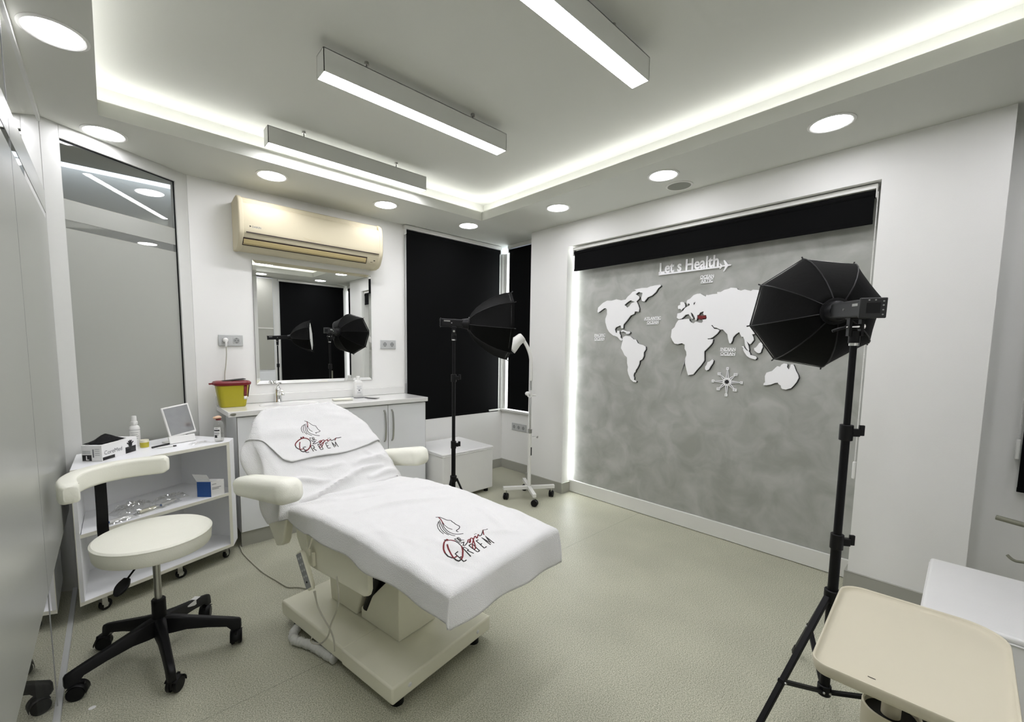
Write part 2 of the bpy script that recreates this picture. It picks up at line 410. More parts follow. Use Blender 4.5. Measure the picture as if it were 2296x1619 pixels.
# measured outlines and lines (metres)
MAP_OUTLINES = {
    'north': [(2.235, 1.6928), (2.2356, 1.7077), (2.231, 1.7344), (2.2115, 1.7499), (2.1999, 1.7591), (2.1846, 1.7714), (2.1422, 1.7881), (2.096, 1.7846), (2.051, 1.7928), (2.0061, 1.7809), (1.9625, 1.7839), (1.942, 1.8076), (1.9179, 1.8244), (1.9011, 1.8417), (1.8665, 1.8479), (1.8843, 1.8589), (1.8194, 1.865), (1.7724, 1.8622), (1.7463, 1.8699), (1.7075, 1.8738), (1.6629, 1.8751), (1.6573, 1.8651), (1.6806, 1.8484), (1.6985, 1.8201), (1.7298, 1.7958), (1.7655, 1.7848), (1.7907, 1.7538), (1.8147, 1.7617), (1.8191, 1.7849), (1.8108, 1.8242), (1.8453, 1.8348), (1.8722, 1.8204), (1.8402, 1.799), (1.8394, 1.7804), (1.864, 1.7618), (1.8476, 1.7344), (1.8359, 1.7025), (1.8381, 1.6746), (1.8716, 1.681), (1.879, 1.66), (1.9102, 1.649), (1.9441, 1.6074), (1.974, 1.5777), (1.9755, 1.5456), (1.9924, 1.5461), (2.0008, 1.5709), (2.0449, 1.5561), (2.0555, 1.5401), (2.0467, 1.5103), (2.0353, 1.5068), (2.0287, 1.5262), (2.01, 1.5258), (2.0105, 1.503), (1.9973, 1.4865), (1.9988, 1.4702), (1.9789, 1.4537), (1.9843, 1.4408), (2.0031, 1.4488), (2.0265, 1.4739), (2.0493, 1.4821), (2.0685, 1.4864), (2.1, 1.5082), (2.1144, 1.5218), (2.1326, 1.5489), (2.1519, 1.6029), (2.1531, 1.6329), (2.1375, 1.672), (2.1407, 1.712), (2.1513, 1.7239), (2.1709, 1.7252), (2.198, 1.7088), (2.2214, 1.6947)],
    'north_hole': [(1.9715, 1.7399), (1.9401, 1.7631), (1.9157, 1.7739), (1.8764, 1.7583), (1.9076, 1.7499), (1.9243, 1.7271), (1.9452, 1.7158), (1.9566, 1.7293)],
    'carib': [(1.9988, 1.5222), (1.9808, 1.5328), (1.9513, 1.523), (1.9366, 1.5175), (1.9151, 1.5182), (1.9075, 1.5072), (1.9213, 1.4967), (1.9429, 1.4971), (1.9508, 1.5114), (1.9729, 1.5184), (1.991, 1.5136)],
    'south': [(1.9777, 1.4602), (1.9674, 1.4762), (1.9459, 1.4823), (1.9062, 1.4772), (1.8768, 1.4526), (1.8556, 1.4492), (1.837, 1.4207), (1.8159, 1.4112), (1.7883, 1.4048), (1.7654, 1.3924), (1.763, 1.3706), (1.7788, 1.3455), (1.7775, 1.3173), (1.7898, 1.2888), (1.8132, 1.2756), (1.8155, 1.2503), (1.8312, 1.2148), (1.8445, 1.1983), (1.8472, 1.1822), (1.8575, 1.1753), (1.8635, 1.1525), (1.8556, 1.1336), (1.8584, 1.1174), (1.8335, 1.1093), (1.8365, 1.0976), (1.8613, 1.1011), (1.8869, 1.119), (1.9104, 1.1631), (1.919, 1.1951), (1.9165, 1.2211), (1.9251, 1.2532), (1.9287, 1.3017), (1.9535, 1.3207), (1.9733, 1.3562), (1.989, 1.3789), (1.9818, 1.418), (1.9754, 1.4407)],
    'afro': [(1.5066, 1.5925), (1.5221, 1.5688), (1.5319, 1.542), (1.5535, 1.5235), (1.5551, 1.4988), (1.5581, 1.4659), (1.5436, 1.4383), (1.5256, 1.4151), (1.5002, 1.4107), (1.4703, 1.4188), (1.4479, 1.4079), (1.4463, 1.3756), (1.4345, 1.3568), (1.4304, 1.33), (1.4372, 1.3029), (1.4365, 1.3059), (1.44, 1.2736), (1.4258, 1.2225), (1.4107, 1.178), (1.3729, 1.1864), (1.3496, 1.2193), (1.3229, 1.2519), (1.3004, 1.2876), (1.2988, 1.2955), (1.3021, 1.3582), (1.2678, 1.3947), (1.2494, 1.4204), (1.2449, 1.447), (1.2557, 1.4461), (1.2831, 1.4464), (1.2834, 1.4516), (1.2659, 1.4514), (1.249, 1.4589), (1.2187, 1.4864), (1.2045, 1.5088), (1.2204, 1.5168), (1.2425, 1.52), (1.2621, 1.5461), (1.2563, 1.5485), (1.243, 1.5302), (1.2258, 1.5271), (1.2009, 1.5138), (1.1817, 1.5132), (1.1615, 1.4902), (1.1515, 1.48), (1.1452, 1.4499), (1.1349, 1.4174), (1.1245, 1.4148), (1.1164, 1.4347), (1.113, 1.4569), (1.0959, 1.4789), (1.0763, 1.4932), (1.0585, 1.4586), (1.0497, 1.4609), (1.0395, 1.4389), (1.0356, 1.4096), (1.0276, 1.3853), (1.0085, 1.3611), (1.0071, 1.3733), (1.013, 1.3999), (1.0258, 1.4315), (1.007, 1.4096), (0.9984, 1.412), (0.9825, 1.4383), (0.9857, 1.4552), (0.9956, 1.4769), (0.9848, 1.4767), (0.9681, 1.4859), (0.9392, 1.4995), (0.9246, 1.5367), (0.9094, 1.5595), (0.9155, 1.5925), (0.8998, 1.6057), (0.8701, 1.5856), (0.8636, 1.6129), (0.8815, 1.6416), (0.8589, 1.6677), (0.8276, 1.6745), (0.8129, 1.6915), (0.8383, 1.7207), (0.8795, 1.7426), (0.9211, 1.7556), (0.9634, 1.7666), (1.0064, 1.7739), (1.019, 1.7671), (1.0569, 1.7802), (1.0811, 1.7753), (1.1019, 1.7845), (1.1093, 1.7949), (1.1462, 1.801), (1.1598, 1.795), (1.1876, 1.7902), (1.2106, 1.7775), (1.2347, 1.7797), (1.2341, 1.7671), (1.2632, 1.7672), (1.2976, 1.7626), (1.3077, 1.766), (1.3121, 1.7536), (1.3329, 1.7656), (1.354, 1.7793), (1.3746, 1.7796), (1.4001, 1.7714), (1.4151, 1.757), (1.4252, 1.7473), (1.446, 1.7384), (1.4504, 1.7202), (1.4415, 1.7037), (1.4342, 1.7164), (1.4241, 1.7051), (1.4279, 1.6975), (1.4488, 1.6883), (1.4617, 1.6786), (1.4718, 1.6632), (1.4901, 1.6482), (1.5147, 1.6442), (1.5186, 1.612), (1.5015, 1.6004), (1.4823, 1.6022), (1.4666, 1.6149), (1.4512, 1.6301), (1.43, 1.6342), (1.4129, 1.6122), (1.4043, 1.5986), (1.3939, 1.6008), (1.4081, 1.6225), (1.4135, 1.6439), (1.4082, 1.6436), (1.3954, 1.6297), (1.381, 1.6054), (1.3774, 1.5869), (1.3696, 1.5866), (1.3654, 1.6047), (1.3663, 1.623), (1.3535, 1.6249), (1.3466, 1.6401), (1.3206, 1.649), (1.3247, 1.6312), (1.3162, 1.6219), (1.3025, 1.6212), (1.2979, 1.6014), (1.3009, 1.5903), (1.3276, 1.5894), (1.3229, 1.5768), (1.33, 1.5667), (1.3506, 1.5685), (1.3744, 1.5779), (1.3894, 1.5648), (1.4109, 1.5741), (1.4222, 1.5862), (1.4255, 1.5996), (1.4658, 1.5988), (1.4957, 1.5958)],
    'baltic_hole': [(1.3975, 1.7017), (1.3971, 1.7137), (1.3845, 1.7216), (1.3856, 1.7129), (1.3923, 1.7013)],
    'turkey': [(1.3635, 1.6176), (1.3507, 1.6206), (1.3301, 1.6175), (1.3074, 1.6184), (1.3013, 1.599), (1.3239, 1.596), (1.3313, 1.5916), (1.3572, 1.5965)],
    'uk': [(1.5144, 1.6927), (1.5121, 1.7033), (1.4959, 1.7075), (1.4968, 1.7263), (1.486, 1.7292), (1.4695, 1.7243), (1.4605, 1.7077), (1.4585, 1.689), (1.4753, 1.6784), (1.4856, 1.6667), (1.4943, 1.6763), (1.5108, 1.6774)],
    'madagascar': [(1.2435, 1.3016), (1.2336, 1.2939), (1.2381, 1.272), (1.2486, 1.2557), (1.2625, 1.2273), (1.2775, 1.2194), (1.2896, 1.2281), (1.2898, 1.2463), (1.2798, 1.2627), (1.275, 1.2809), (1.258, 1.2873)],
    'sumatra': [(1.0548, 1.3968), (1.0445, 1.3968), (1.0332, 1.38), (1.0224, 1.3688), (1.0102, 1.3633), (1.001, 1.3503), (0.9986, 1.3373), (0.9816, 1.3339), (0.9647, 1.3286), (0.9574, 1.3177), (0.965, 1.3064), (0.9837, 1.3116), (1.0025, 1.3186), (1.0184, 1.3295), (1.0352, 1.3537), (1.0448, 1.3724), (1.0448, 1.3837)],
    'borneo': [(0.9779, 1.384), (0.9681, 1.3877), (0.9575, 1.4024), (0.9501, 1.4171), (0.9391, 1.4225), (0.929, 1.417), (0.9291, 1.4024), (0.9259, 1.3915), (0.9329, 1.3732), (0.9351, 1.3549), (0.9462, 1.3492), (0.9596, 1.3538), (0.9753, 1.3692)],
    'australia': [(0.9076, 1.1373), (0.9067, 1.1502), (0.8991, 1.1581), (0.9031, 1.1982), (0.8949, 1.2225), (0.8623, 1.2349), (0.8535, 1.2461), (0.8361, 1.2666), (0.8204, 1.2635), (0.8121, 1.2781), (0.8004, 1.2856), (0.7851, 1.2843), (0.7803, 1.2792), (0.7823, 1.2632), (0.7709, 1.2477), (0.7645, 1.2656), (0.7625, 1.2815), (0.7492, 1.2819), (0.7389, 1.2595), (0.7334, 1.2423), (0.7186, 1.215), (0.7146, 1.1978), (0.7245, 1.1692), (0.7406, 1.1435), (0.7516, 1.1286), (0.778, 1.1177), (0.7994, 1.1197), (0.8061, 1.1281), (0.8085, 1.1423), (0.8196, 1.1488), (0.8265, 1.1591), (0.8419, 1.1563), (0.8663, 1.1438), (0.8883, 1.1386)],
}
LOGO_STROKES = [('k', 1.0, [(0.0509, 0.2647), (0.0427, 0.2732), (0.0325, 0.2765), (0.0145, 0.2785), (-0.0008, 0.281), (-0.0098, 0.2896), (-0.0221, 0.286), (-0.0309, 0.2858), (-0.0424, 0.2828), (-0.0542, 0.2827), (-0.0634, 0.283), (-0.0711, 0.2771), (-0.0766, 0.2647), (-0.0784, 0.2518), (-0.084, 0.247), (-0.0916, 0.2477)]), ('r', 1.3, [(0.0412, 0.2718), (0.0195, 0.2638), (-0.0021, 0.2514), (-0.0152, 0.2449)]), ('k', 0.8, [(-0.0152, 0.2449), (-0.0255, 0.2412), (-0.0454, 0.2384), (-0.0637, 0.2433)]), ('k', 1.0, [(0.0052, 0.2553), (-0.017, 0.2389), (-0.0376, 0.2271), (-0.0634, 0.2203), (-0.087, 0.2216), (-0.1057, 0.2318), (-0.1168, 0.249)]), ('k', 0.9, [(0.0214, 0.2571), (-0.0111, 0.234), (-0.042, 0.2165), (-0.0712, 0.2083), (-0.0934, 0.2087), (-0.1076, 0.2139)]), ('k', 0.9, [(0.0147, 0.2473), (-0.0113, 0.2244), (-0.0377, 0.2081), (-0.0621, 0.2007), (-0.0868, 0.2009)]), ('k', 0.9, [(0.0153, 0.2468), (-0.0055, 0.2195), (-0.026, 0.203), (-0.0483, 0.1937), (-0.0692, 0.1907)]), ('r', 2.6, [(-0.1418, 0.1794), (-0.1336, 0.1777), (-0.1205, 0.1709), (-0.1204, 0.1531), (-0.133, 0.1308), (-0.1539, 0.1086), (-0.1746, 0.0953)]), ('k', 1.8, [(-0.1746, 0.0953), (-0.1939, 0.0891), (-0.211, 0.0924)]), ('r', 2.0, [(-0.211, 0.0924), (-0.2151, 0.1013), (-0.2138, 0.1131)]), ('r', 2.4, [(-0.1475, 0.1328), (-0.1672, 0.1198), (-0.192, 0.1061), (-0.213, 0.0959)]), ('k', 1.8, [(-0.213, 0.0959), (-0.2278, 0.0938), (-0.2372, 0.097), (-0.238, 0.1077)]), ('r', 2.6, [(-0.238, 0.1077), (-0.2286, 0.1254), (-0.2133, 0.1429), (-0.1882, 0.1609)]), ('k', 2.0, [(-0.1882, 0.1609), (-0.1615, 0.1751), (-0.1418, 0.1794)]), ('k', 5.0, [(-0.1095, 0.1575), (-0.1124, 0.1591)]), ('r', 5.0, [(-0.1086, 0.1678), (-0.1115, 0.1694)]), ('k', 1.3, [(-0.2014, 0.131), (-0.2007, 0.1172), (-0.2515, 0.1065), (-0.2512, 0.1194)]), ('k', 1.3, [(-0.2272, 0.1114), (-0.226, 0.1214)]), ('k', 1.3, [(-0.2519, 0.1412), (-0.2037, 0.1522), (-0.1982, 0.1672), (-0.2214, 0.1631), (-0.2227, 0.1545), (-0.2499, 0.1575)]), ('k', 1.3, [(-0.1979, 0.1912), (-0.2483, 0.1798), (-0.2462, 0.1936), (-0.2075, 0.2054), (-0.1969, 0.2048), (-0.1979, 0.1912)]), ('k', 1.3, [(-0.1956, 0.2459), (-0.1951, 0.2335), (-0.2466, 0.2198), (-0.2451, 0.2335)]), ('k', 1.3, [(-0.2217, 0.2276), (-0.2197, 0.2364)]), ('k', 1.3, [(-0.2477, 0.2535), (-0.193, 0.2678), (-0.2418, 0.2641), (-0.1926, 0.2875), (-0.2483, 0.273)]), ('k', 0.9, [(-0.1265, 0.1902), (-0.1581, 0.1827), (-0.1559, 0.1913), (-0.1307, 0.2002), (-0.1265, 0.1902)]), ('k', 0.9, [(-0.1569, 0.1964), (-0.1261, 0.205), (-0.1272, 0.2112), (-0.1401, 0.208), (-0.1447, 0.2011), (-0.1574, 0.2104)]), ('k', 1.2, [(-0.1663, 0.1812), (-0.1662, 0.1999), (-0.1866, 0.1716), (-0.1872, 0.1843), (-0.1786, 0.2061)]), ('r', 1.4, [(-0.1786, 0.2061), (-0.1671, 0.222), (-0.1698, 0.2286), (-0.1851, 0.2074), (-0.1862, 0.2125), (-0.1659, 0.2362), (-0.1698, 0.2417), (-0.1938, 0.2231), (-0.2186, 0.2024), (-0.2281, 0.1883), (-0.2203, 0.1878), (-0.2043, 0.2027), (-0.1797, 0.2369), (-0.1663, 0.2609), (-0.173, 0.2577), (-0.1841, 0.2515), (-0.1662, 0.2789)]), ('k', 1.2, [(-0.1662, 0.2789), (-0.1808, 0.2709), (-0.1797, 0.2812), (-0.1648, 0.3079)]), ('r', 1.4, [(-0.1848, 0.29), (-0.1625, 0.3107)]), ('k', 1.2, [(-0.1625, 0.3107), (-0.1659, 0.3206), (-0.1623, 0.3392)]), ('k', 1.4, [(-0.1556, 0.2691), (-0.1562, 0.2715)]), ('k', 1.4, [(-0.1554, 0.2768), (-0.1557, 0.2793)])]
HEAD_LOGO_FIT = [[0.6656, -0.2421], [-0.0148, 1.0463], [0.4231, -0.0298]]
CONTROL_CORD = [(0.571, 1.726, 0.359), (0.575, 1.701, 0.302), (0.583, 1.652, 0.266), (0.59, 1.611, 0.241), (0.594, 1.59, 0.209), (0.594, 1.585, 0.165)]
HANGING_CORD = [(0.592, 1.542, 0.491), (0.594, 1.53, 0.429), (0.592, 1.538, 0.369), (0.584, 1.588, 0.279), (0.58, 1.609, 0.224), (0.572, 1.657, 0.171), (0.563, 1.713, 0.141), (0.558, 1.745, 0.136), (0.559, 1.737, 0.156)]
WRAPPED_CORD = [(0.65, 1.726, 0.022), (0.634, 1.769, 0.022), (0.62, 1.821, 0.022), (0.604, 1.876, 0.022), (0.581, 1.923, 0.022), (0.56, 1.961, 0.022), (0.559, 1.994, 0.022), (0.577, 2.033, 0.022), (0.597, 2.049, 0.022)]
FLOOR_CORD = [(0.684, 3.911, 0.006), (0.6, 3.432, 0.006), (0.579, 3.16, 0.006), (0.589, 2.96, 0.006), (0.614, 2.744, 0.006), (0.648, 2.596, 0.006), (0.676, 2.48, 0.006), (0.713, 2.448, 0.006), (0.754, 2.388, 0.006)]

# ------------------------------------------------------------------ room shell
ZS, ZL, ZC = 2.495, 2.57, 2.70            # soffit, top of its lip, upper ceiling
YB, YN = 3.60, -0.67                      # back wall, near wall
XP, XW = 3.12, 3.325                      # pillar face, window wall on the right
XG = -0.21                                # glass partition on the left
g = G().box(-1.7, 3.9, -1.2, 4.2, -0.05, 0.0)
fl = g.build('floor', FLOOR); fl['kind'] = 'structure'

CX0, CX1, CY0, CY1 = 0.013, 2.515, -0.08, 3.00
mg = 0.16
g = G()
g.box(CX0-mg, CX1+mg, CY0-mg, CY1+mg, ZC, ZC+0.04)
x0, x1, y0, y1 = -1.6, 3.8, -0.9, 3.9
g.box(x0, x1, CY1, y1, ZS, ZL); g.box(x0, x1, y0, CY0, ZS, ZL)
g.box(x0, CX0, CY0, CY1, ZS, ZL); g.box(CX1, x1, CY0, CY1, ZS, ZL)
g.box(CX0-mg-0.05, CX1+mg+0.05, CY1+mg, CY1+mg+0.05, ZL, ZC+0.04); g.box(CX0-mg-0.05, CX1+mg+0.05, CY0-mg-0.05, CY0-mg, ZL, ZC+0.04)
g.box(CX0-mg-0.05, CX0-mg, CY0-mg, CY1+mg, ZL, ZC+0.04); g.box(CX1+mg, CX1+mg+0.05, CY0-mg, CY1+mg, ZL, ZC+0.04)
c = g.build('ceiling', CEIL); c['kind'] = 'structure'

# back wall with the window opening at its right end
WX0, WX1, WZ0 = 2.08, 3.325, 0.665
g = G()
g.box(0.437, WX0, YB, YB+0.15, 0, ZS); g.box(WX0, 3.36, YB+0.02, YB+0.15, WZ0, ZS); g.box(WX0, 3.60, YB-0.03, YB+0.15, 0, WZ0)  # middle box: unseen slab added in the opening to block outside light
o = g.build('wall_back', WALL); o['kind'] = 'structure'
# right side: two pillars, header over the recess, low wall under the corner window, returns
g = G()
g.box(XP, 3.52, 2.508, 2.959, 0, ZS)
g.box(XP, 3.52, 0.386, 2.508, 2.288, ZS)
g.box(XP, 3.52, -0.063, 0.386, 0, ZS)
g.box(XW, 3.60, 2.959, YB+0.15, 0, WZ0)
g.box(3.50, 3.60, 0.3, 2.6, 0, ZS)
o = g.build('wall_right', WALL); o['kind'] = 'structure'
g = G()
g.box(XW+0.05, 3.60, -0.80, -0.063, 0, ZS)
o = g.build('wall_right_recess', WALL); o['kind'] = 'structure'
g = G()
g.box(-1.6, 3.60, YN-0.15, YN, 0, ZS)
o = g.build('wall_front', WALL); o['kind'] = 'structure'
# room beyond the glass
g = G()
g.box(-1.65, -1.55, -0.8, 4.1, 0, ZS); g.box(-1.6, 0.44, 4.0, 4.1, 0, ZS); g.box(0.437, 0.5, YB+0.15, 4.1, 0, ZS)
o = g.build('wall_left_corridor', WALL); o['kind'] = 'structure'

# grey plaster panel that closes the big window, daylight slot along its left edge
XM = 3.24
g = G().box(XM, XM+0.03, 0.386, 2.508, 0.12, 2.288)
o = g.build('wall_feature_panel', PLASTER); o['kind'] = 'structure'
g = G().box(XM-0.012, XM+0.02, 0.386, 2.508, 0.003, 0.118)
o = g.build('trim_1', TRIMW, bevel=0.003); o['kind'] = 'structure'
w4 = structure('window_4')
G().box(XM-0.013, XM-0.0005, 2.5055, 2.5075, 0.12, 2.26).build('pane', SLOTE, w4)

# corner window: mullion, sill, lit panes behind the blinds
w2 = structure('window_2')
g = G().box(3.298, 3.345, 3.560, 3.600, WZ0, ZS-0.08); g.box(3.318, 3.360, 3.515, 3.560, WZ0, ZS-0.08); g.box(3.308, 3.320, 3.552, 3.562, WZ0, ZS-0.08)
g.build('mullion', ALU, w2, bevel=0.002)
G().box(3.12, 3.36, 3.56, 3.60, WZ0, WZ0+0.018).box(3.285, 3.36, 2.96, 3.56, WZ0, WZ0+0.02).build('sill', TRIMW, w2, bevel=0.002)
w3 = structure('window_3')
G().box(3.40, 3.405, 2.96, 3.60, WZ0, 2.30).build('pane', DAYE, w3)

# glazed partition: long frosted wall beside the camera
wl = structure('wall_left')
YC = 3.215
def strip(nm, z0, z1, mt, t=0.006):
    G().box(XG-t, XG, YN, YC, z0, z1).build(nm, mt, wl)
strip('clear_pane', 0.03, 2.47, GLASS, 0.010)
def film(z0, z1):
    G().box(XG+0.0004, XG+0.0012, YN, YC-0.004, z0, z1).build('frosted_film', FROST, wl)
film(0.465, 1.985); film(2.02, 2.13)
G().box(XG-0.014, XG+0.006, YN, YC, 2.468, ZS).build('top_channel', ALU, wl)
G().box(XG-0.016, XG+0.010, YN, YC, 0.0, 0.018).build('floor_channel', SOCK, wl, bevel=0.002)
G().box(XG-0.011, XG+0.0016, 2.145, 2.150, 0.03, 2.47).build('pane_joint', SOCKIN, wl)

# oblique framed panel between the partition and the back wall
A = Vector((XG, YC, 0)); B = Vector((0.437, 3.60, 0))
D = (B-A).normalized(); N = Vector((D.y, -D.x, 0)); LP = (B-A).length
w1 = structure('window_1')
def slab(s0, s1, z0, z1, d0, d1):
    return G().prism([A+D*s0+N*d0+Vector((0,0,z)) if k < 2 else A+D*s1+N*d0+Vector((0,0,z)) for k, z in enumerate((z0, z1, z1, z0))], N*(d1-d0))
fr = 0.078
g = G()
for s0, s1, z0, z1 in ((0.0, fr, 0, ZS), (LP-fr, LP, 0, ZS), (fr, LP-fr, 2.425, ZS), (fr, LP-fr, 0, 0.09)):
    h = slab(s0, s1, z0, z1, -0.045, 0.0); g.add(h.v, h.f)
g.build('frame', ALU, w1, bevel=0.002)
slab(fr-0.005, LP-fr+0.005, 0.085, 2.43, -0.026, -0.018).build('clear_pane', GLASS, w1)
slab(fr, LP-fr, 0.47, 1.972, -0.0175, -0.0165).build('frosted_film', FROST, w1)
slab(fr, LP-fr, 2.018, 2.124, -0.0175, -0.0165).build('frosted_film', FROST, w1)
g = G()
for s0, s1, z0, z1 in ((fr, fr+0.004, 0.09, 2.425), (LP-fr-0.006, LP-fr, 0.09, 2.425), (fr, LP-fr, 2.419, 2.425)):
    h = slab(s0, s1, z0, z1, -0.017, -0.012); g.add(h.v, h.f)
g.build('gasket', BLACK, w1)

# skirtings
g = G()
g.box(XP-0.014, XP, 2.508, 2.962, 0, 0.10); g.box(XP-0.014, XM-0.012, 2.494, 2.508, 0, 0.10)
g.box(XP-0.014, XP+0.20, 2.959, 2.973, 0, 0.10)
g.box(XW-0.012, XW, 2.973, YB-0.03, 0, 0.10)
g.box(XP-0.014, XP, -0.066, 0.386, 0, 0.10); g.box(XP-0.014, XM-0.012, 0.386, 0.40, 0, 0.10)
g.box(XP-0.014, XW+0.04, -0.077, -0.063, 0, 0.10); g.box(XW+0.037, XW+0.05, YN, -0.077, 0, 0.10)
o = g.build('baseboard_right', TAUPE, bevel=0.002); o['kind'] = 'structure'
g = G().box(2.07, XW, YB-0.042, YB-0.03, 0, 0.10)
o = g.build('baseboard_back', TAUPE, bevel=0.002); o['kind'] = 'structure'

# cove strips lying behind the soffit lip
for (a, b, c_, d_, lab) in ((CX0-0.09, CX1+0.09, CY1+0.07, CY1+0.085, 'led strip glowing in the ceiling cove above the washbasin side'),
                            (CX1+0.07, CX1+0.085, CY0, CY1+0.06, 'led strip glowing in the ceiling cove along the map wall side'),
                            (CX0-0.085, CX0-0.07, CY0, CY1+0.06, 'led strip glowing in the ceiling cove along the glass partition side'),
                            (CX0-0.09, CX1+0.09, CY0-0.085, CY0-0.07, 'led strip glowing in the ceiling cove on the side nearest the viewer')):
    o = G().box(a, b, c_, d_, ZL+0.0005, ZL+0.010).build('led_strip', COVEE)
    tag(o, lab, 'light strip', 'led strips in the ceiling cove')

# ------------------------------------------------------------------ ceiling lights
def linear_lamp(x0, x1, yc, label):
    zb, h, w = 2.554, 0.098, 0.084
    t = thing('linear_lamp', label, 'ceiling lamp', ((x0+x1)/2, yc, zb), 'linear ceiling lamps')
    y0, y1 = yc-w/2, yc+w/2
    g = G().box(x0, x1, y0, y0+0.003, zb, zb+h); g.box(x0, x1, y1-0.003, y1, zb, zb+h); g.box(x0, x1, y0, y1, zb+h-0.003, zb+h)
    g.box(x0, x0+0.003, y0, y1, zb, zb+h); g.box(x1-0.003, x1, y0, y1, zb, zb+h)
    g.build('housing', LAMPBODY, t)
    G().box(x0+0.003, x1-0.003, y0+0.003, y1-0.003, zb+0.001, zb+0.006).build('diffuser', LAMPE, t)
    for fx in (0.20, 0.79):
        xx = x0+(x1-x0)*fx
        g = G().cyl((xx, yc, zb+h-0.002), (xx, yc, ZC), 0.004, seg=10)
        g.cyl((xx, yc, ZC-0.012), (xx, yc, ZC), 0.011, seg=16); g.cyl((xx, yc, zb+h-0.002), (xx, yc, zb+h+0.012), 0.009, seg=16)
        g.build('hanger', STEEL, t)
    return t
linear_lamp(0.752, 1.845, 2.90, 'slim rectangular ceiling lamp nearest the air conditioner, smallest in view')
linear_lamp(0.752, 1.845, 2.015, 'middle one of the rectangular ceiling lamps, both of its ends visible')
linear_lamp(0.752, 1.845, 1.09, 'rectangular ceiling lamp cut by the top edge of the picture')

linear_lamp(0.752, 1.845, 0.205, 'rectangular ceiling lamp added over the viewer for more light, seen only in reflections')  # extra lamp added out of view to brighten the near floor and walls

def downlight(x, y, label):
    t = thing('downlight', label, 'ceiling light', (x, y, ZS), 'round recessed downlights')
    G().lathe([(0.098, 0.0), (0.098, -0.003), (0.088, -0.006), (0.082, -0.004), (0.082, 0.0)], (x, y, ZS)).build('trim_ring', TRIMW, t)
    G().cyl((x, y, ZS-0.0035), (x, y, ZS-0.001), 0.081, seg=40).build('diffuser', DOWNE, t)
for x, y, l in ((-0.095, 2.345, 'round downlight in the top left corner of the picture, over the glass partition'),
                (0.035, 3.225, 'round downlight over the top rail of the oblique glass panel'),
                (0.862, 3.214, 'round downlight left of and above the air conditioner'),
                (1.69, 3.208, 'round downlight above the right end of the air conditioner'),
                (2.523, 3.197, 'round downlight above the large black window blind'),
                (2.73, 2.304, 'round downlight right of the corner of the ceiling coffer'),
                (2.728, 1.421, 'round downlight right beside the round ceiling speaker'),
                (2.722, 0.547, 'largest round downlight, high above the big black softbox'),
                (2.72, -0.33, 'added round downlight over the near end of the pillar wall, out of view'),  # unseen downlights from here on are added to brighten the near side
                (1.80, -0.33, 'added round downlight over the near wall right of the viewer, out of view'),
                (0.90, -0.33, 'added round downlight over the near wall beside the viewer, out of view'),
                (-0.095, 1.42, 'added round downlight over the glass partition, left of the viewer, out of view'),
                (-0.095, 0.50, 'added round downlight over the glass partition nearest the viewer, out of view')):
    downlight(x, y, l)
t = thing('ceiling_speaker', 'round grey ceiling speaker beside a downlight above the map wall', 'speaker', (2.972, 1.428, ZS))
G().lathe([(0.088, 0.0), (0.088, -0.003), (0.076, -0.006), (0.074, -0.003), (0.074, 0.0)], (2.972, 1.428, ZS)).build('rim', TRIMW, t)
G().cyl((2.972, 1.428, ZS-0.004), (2.972, 1.428, ZS-0.001), 0.074, seg=36).build('grille', SPK, t)

# ------------------------------------------------------------------ blinds
def roller_blind(label, p0, p1, z0, z1, nrm, rail_h=0.035, chain_at=None, chain_z=0.9, pull=None, rail_off=0.0, rail_ext=0.02):
    """fabric hangs between plan points p0 and p1; nrm points into the room"""
    p0, p1, n = Vector((*p0, 0)), Vector((*p1, 0)), Vector((*nrm, 0))
    t = thing('roller_blind', label, 'blind', ((p0+p1)/2 + Vector((0, 0, z1))), 'black roller blinds')
    d = (p1-p0).normalized(); L = (p1-p0).length; c = (p0+p1)/2
    up = Vector((0, 0, 1))
    G().obox(c+up*(z0+z1)/2, d*L/2, n*0.0008, up*(z1-z0)/2).build('fabric', BLACKFAB, t)
    G().obox(c+up*(z0+0.012), d*(L/2+0.001), n*0.004, up*0.012).build('bottom_bar', BLACKFAB, t, bevel=0.002)
    G().cyl(p0-d*0.004+up*(z1+0.006)-n*0.016, p1+d*0.004+up*(z1+0.006)-n*0.016, 0.021, seg=24).build('roller', BLACKFAB, t)
    zt = z1+0.03
    G().obox(c+up*(zt+rail_h/2)-n*0.010, d*(L/2+rail_ext), n*0.022, up*rail_h/2).build('rail', TRIMW, t, bevel=0.002)
    for e, s in ((p0, -1), (p1, 1)):
        G().obox(e+d*s*0.008+up*(z1+0.012)-n*0.010, d*0.003, n*0.022, up*0.03).build('bracket', WHITEP, t, bevel=0.002)
    if chain_at is not None:
        q = Vector((*chain_at, 0)) + n*0.012
        g = G()
        for sgn in (-1, 1):
            g.cyl(q+n*sgn*0.007+up*chain_z, q+n*sgn*0.007+up*(z1+0.01), 0.0011, seg=6)
            z = chain_z
            while z < z1:
                g.lathe([(0.0003, -0.0024), (0.0023, -0.0012), (0.0023, 0.0012), (0.0003, 0.0024)], q+n*sgn*0.007+up*z, seg=6); z += 0.0085
        g.build('bead_chain', WHITEP, t)
        if pull:
            G().obox(q+up*(chain_z-0.045), d*0.008, n*0.014, up*0.05).build('chain_weight', WHITEP, t, bevel=0.006, seg=3)
    return t

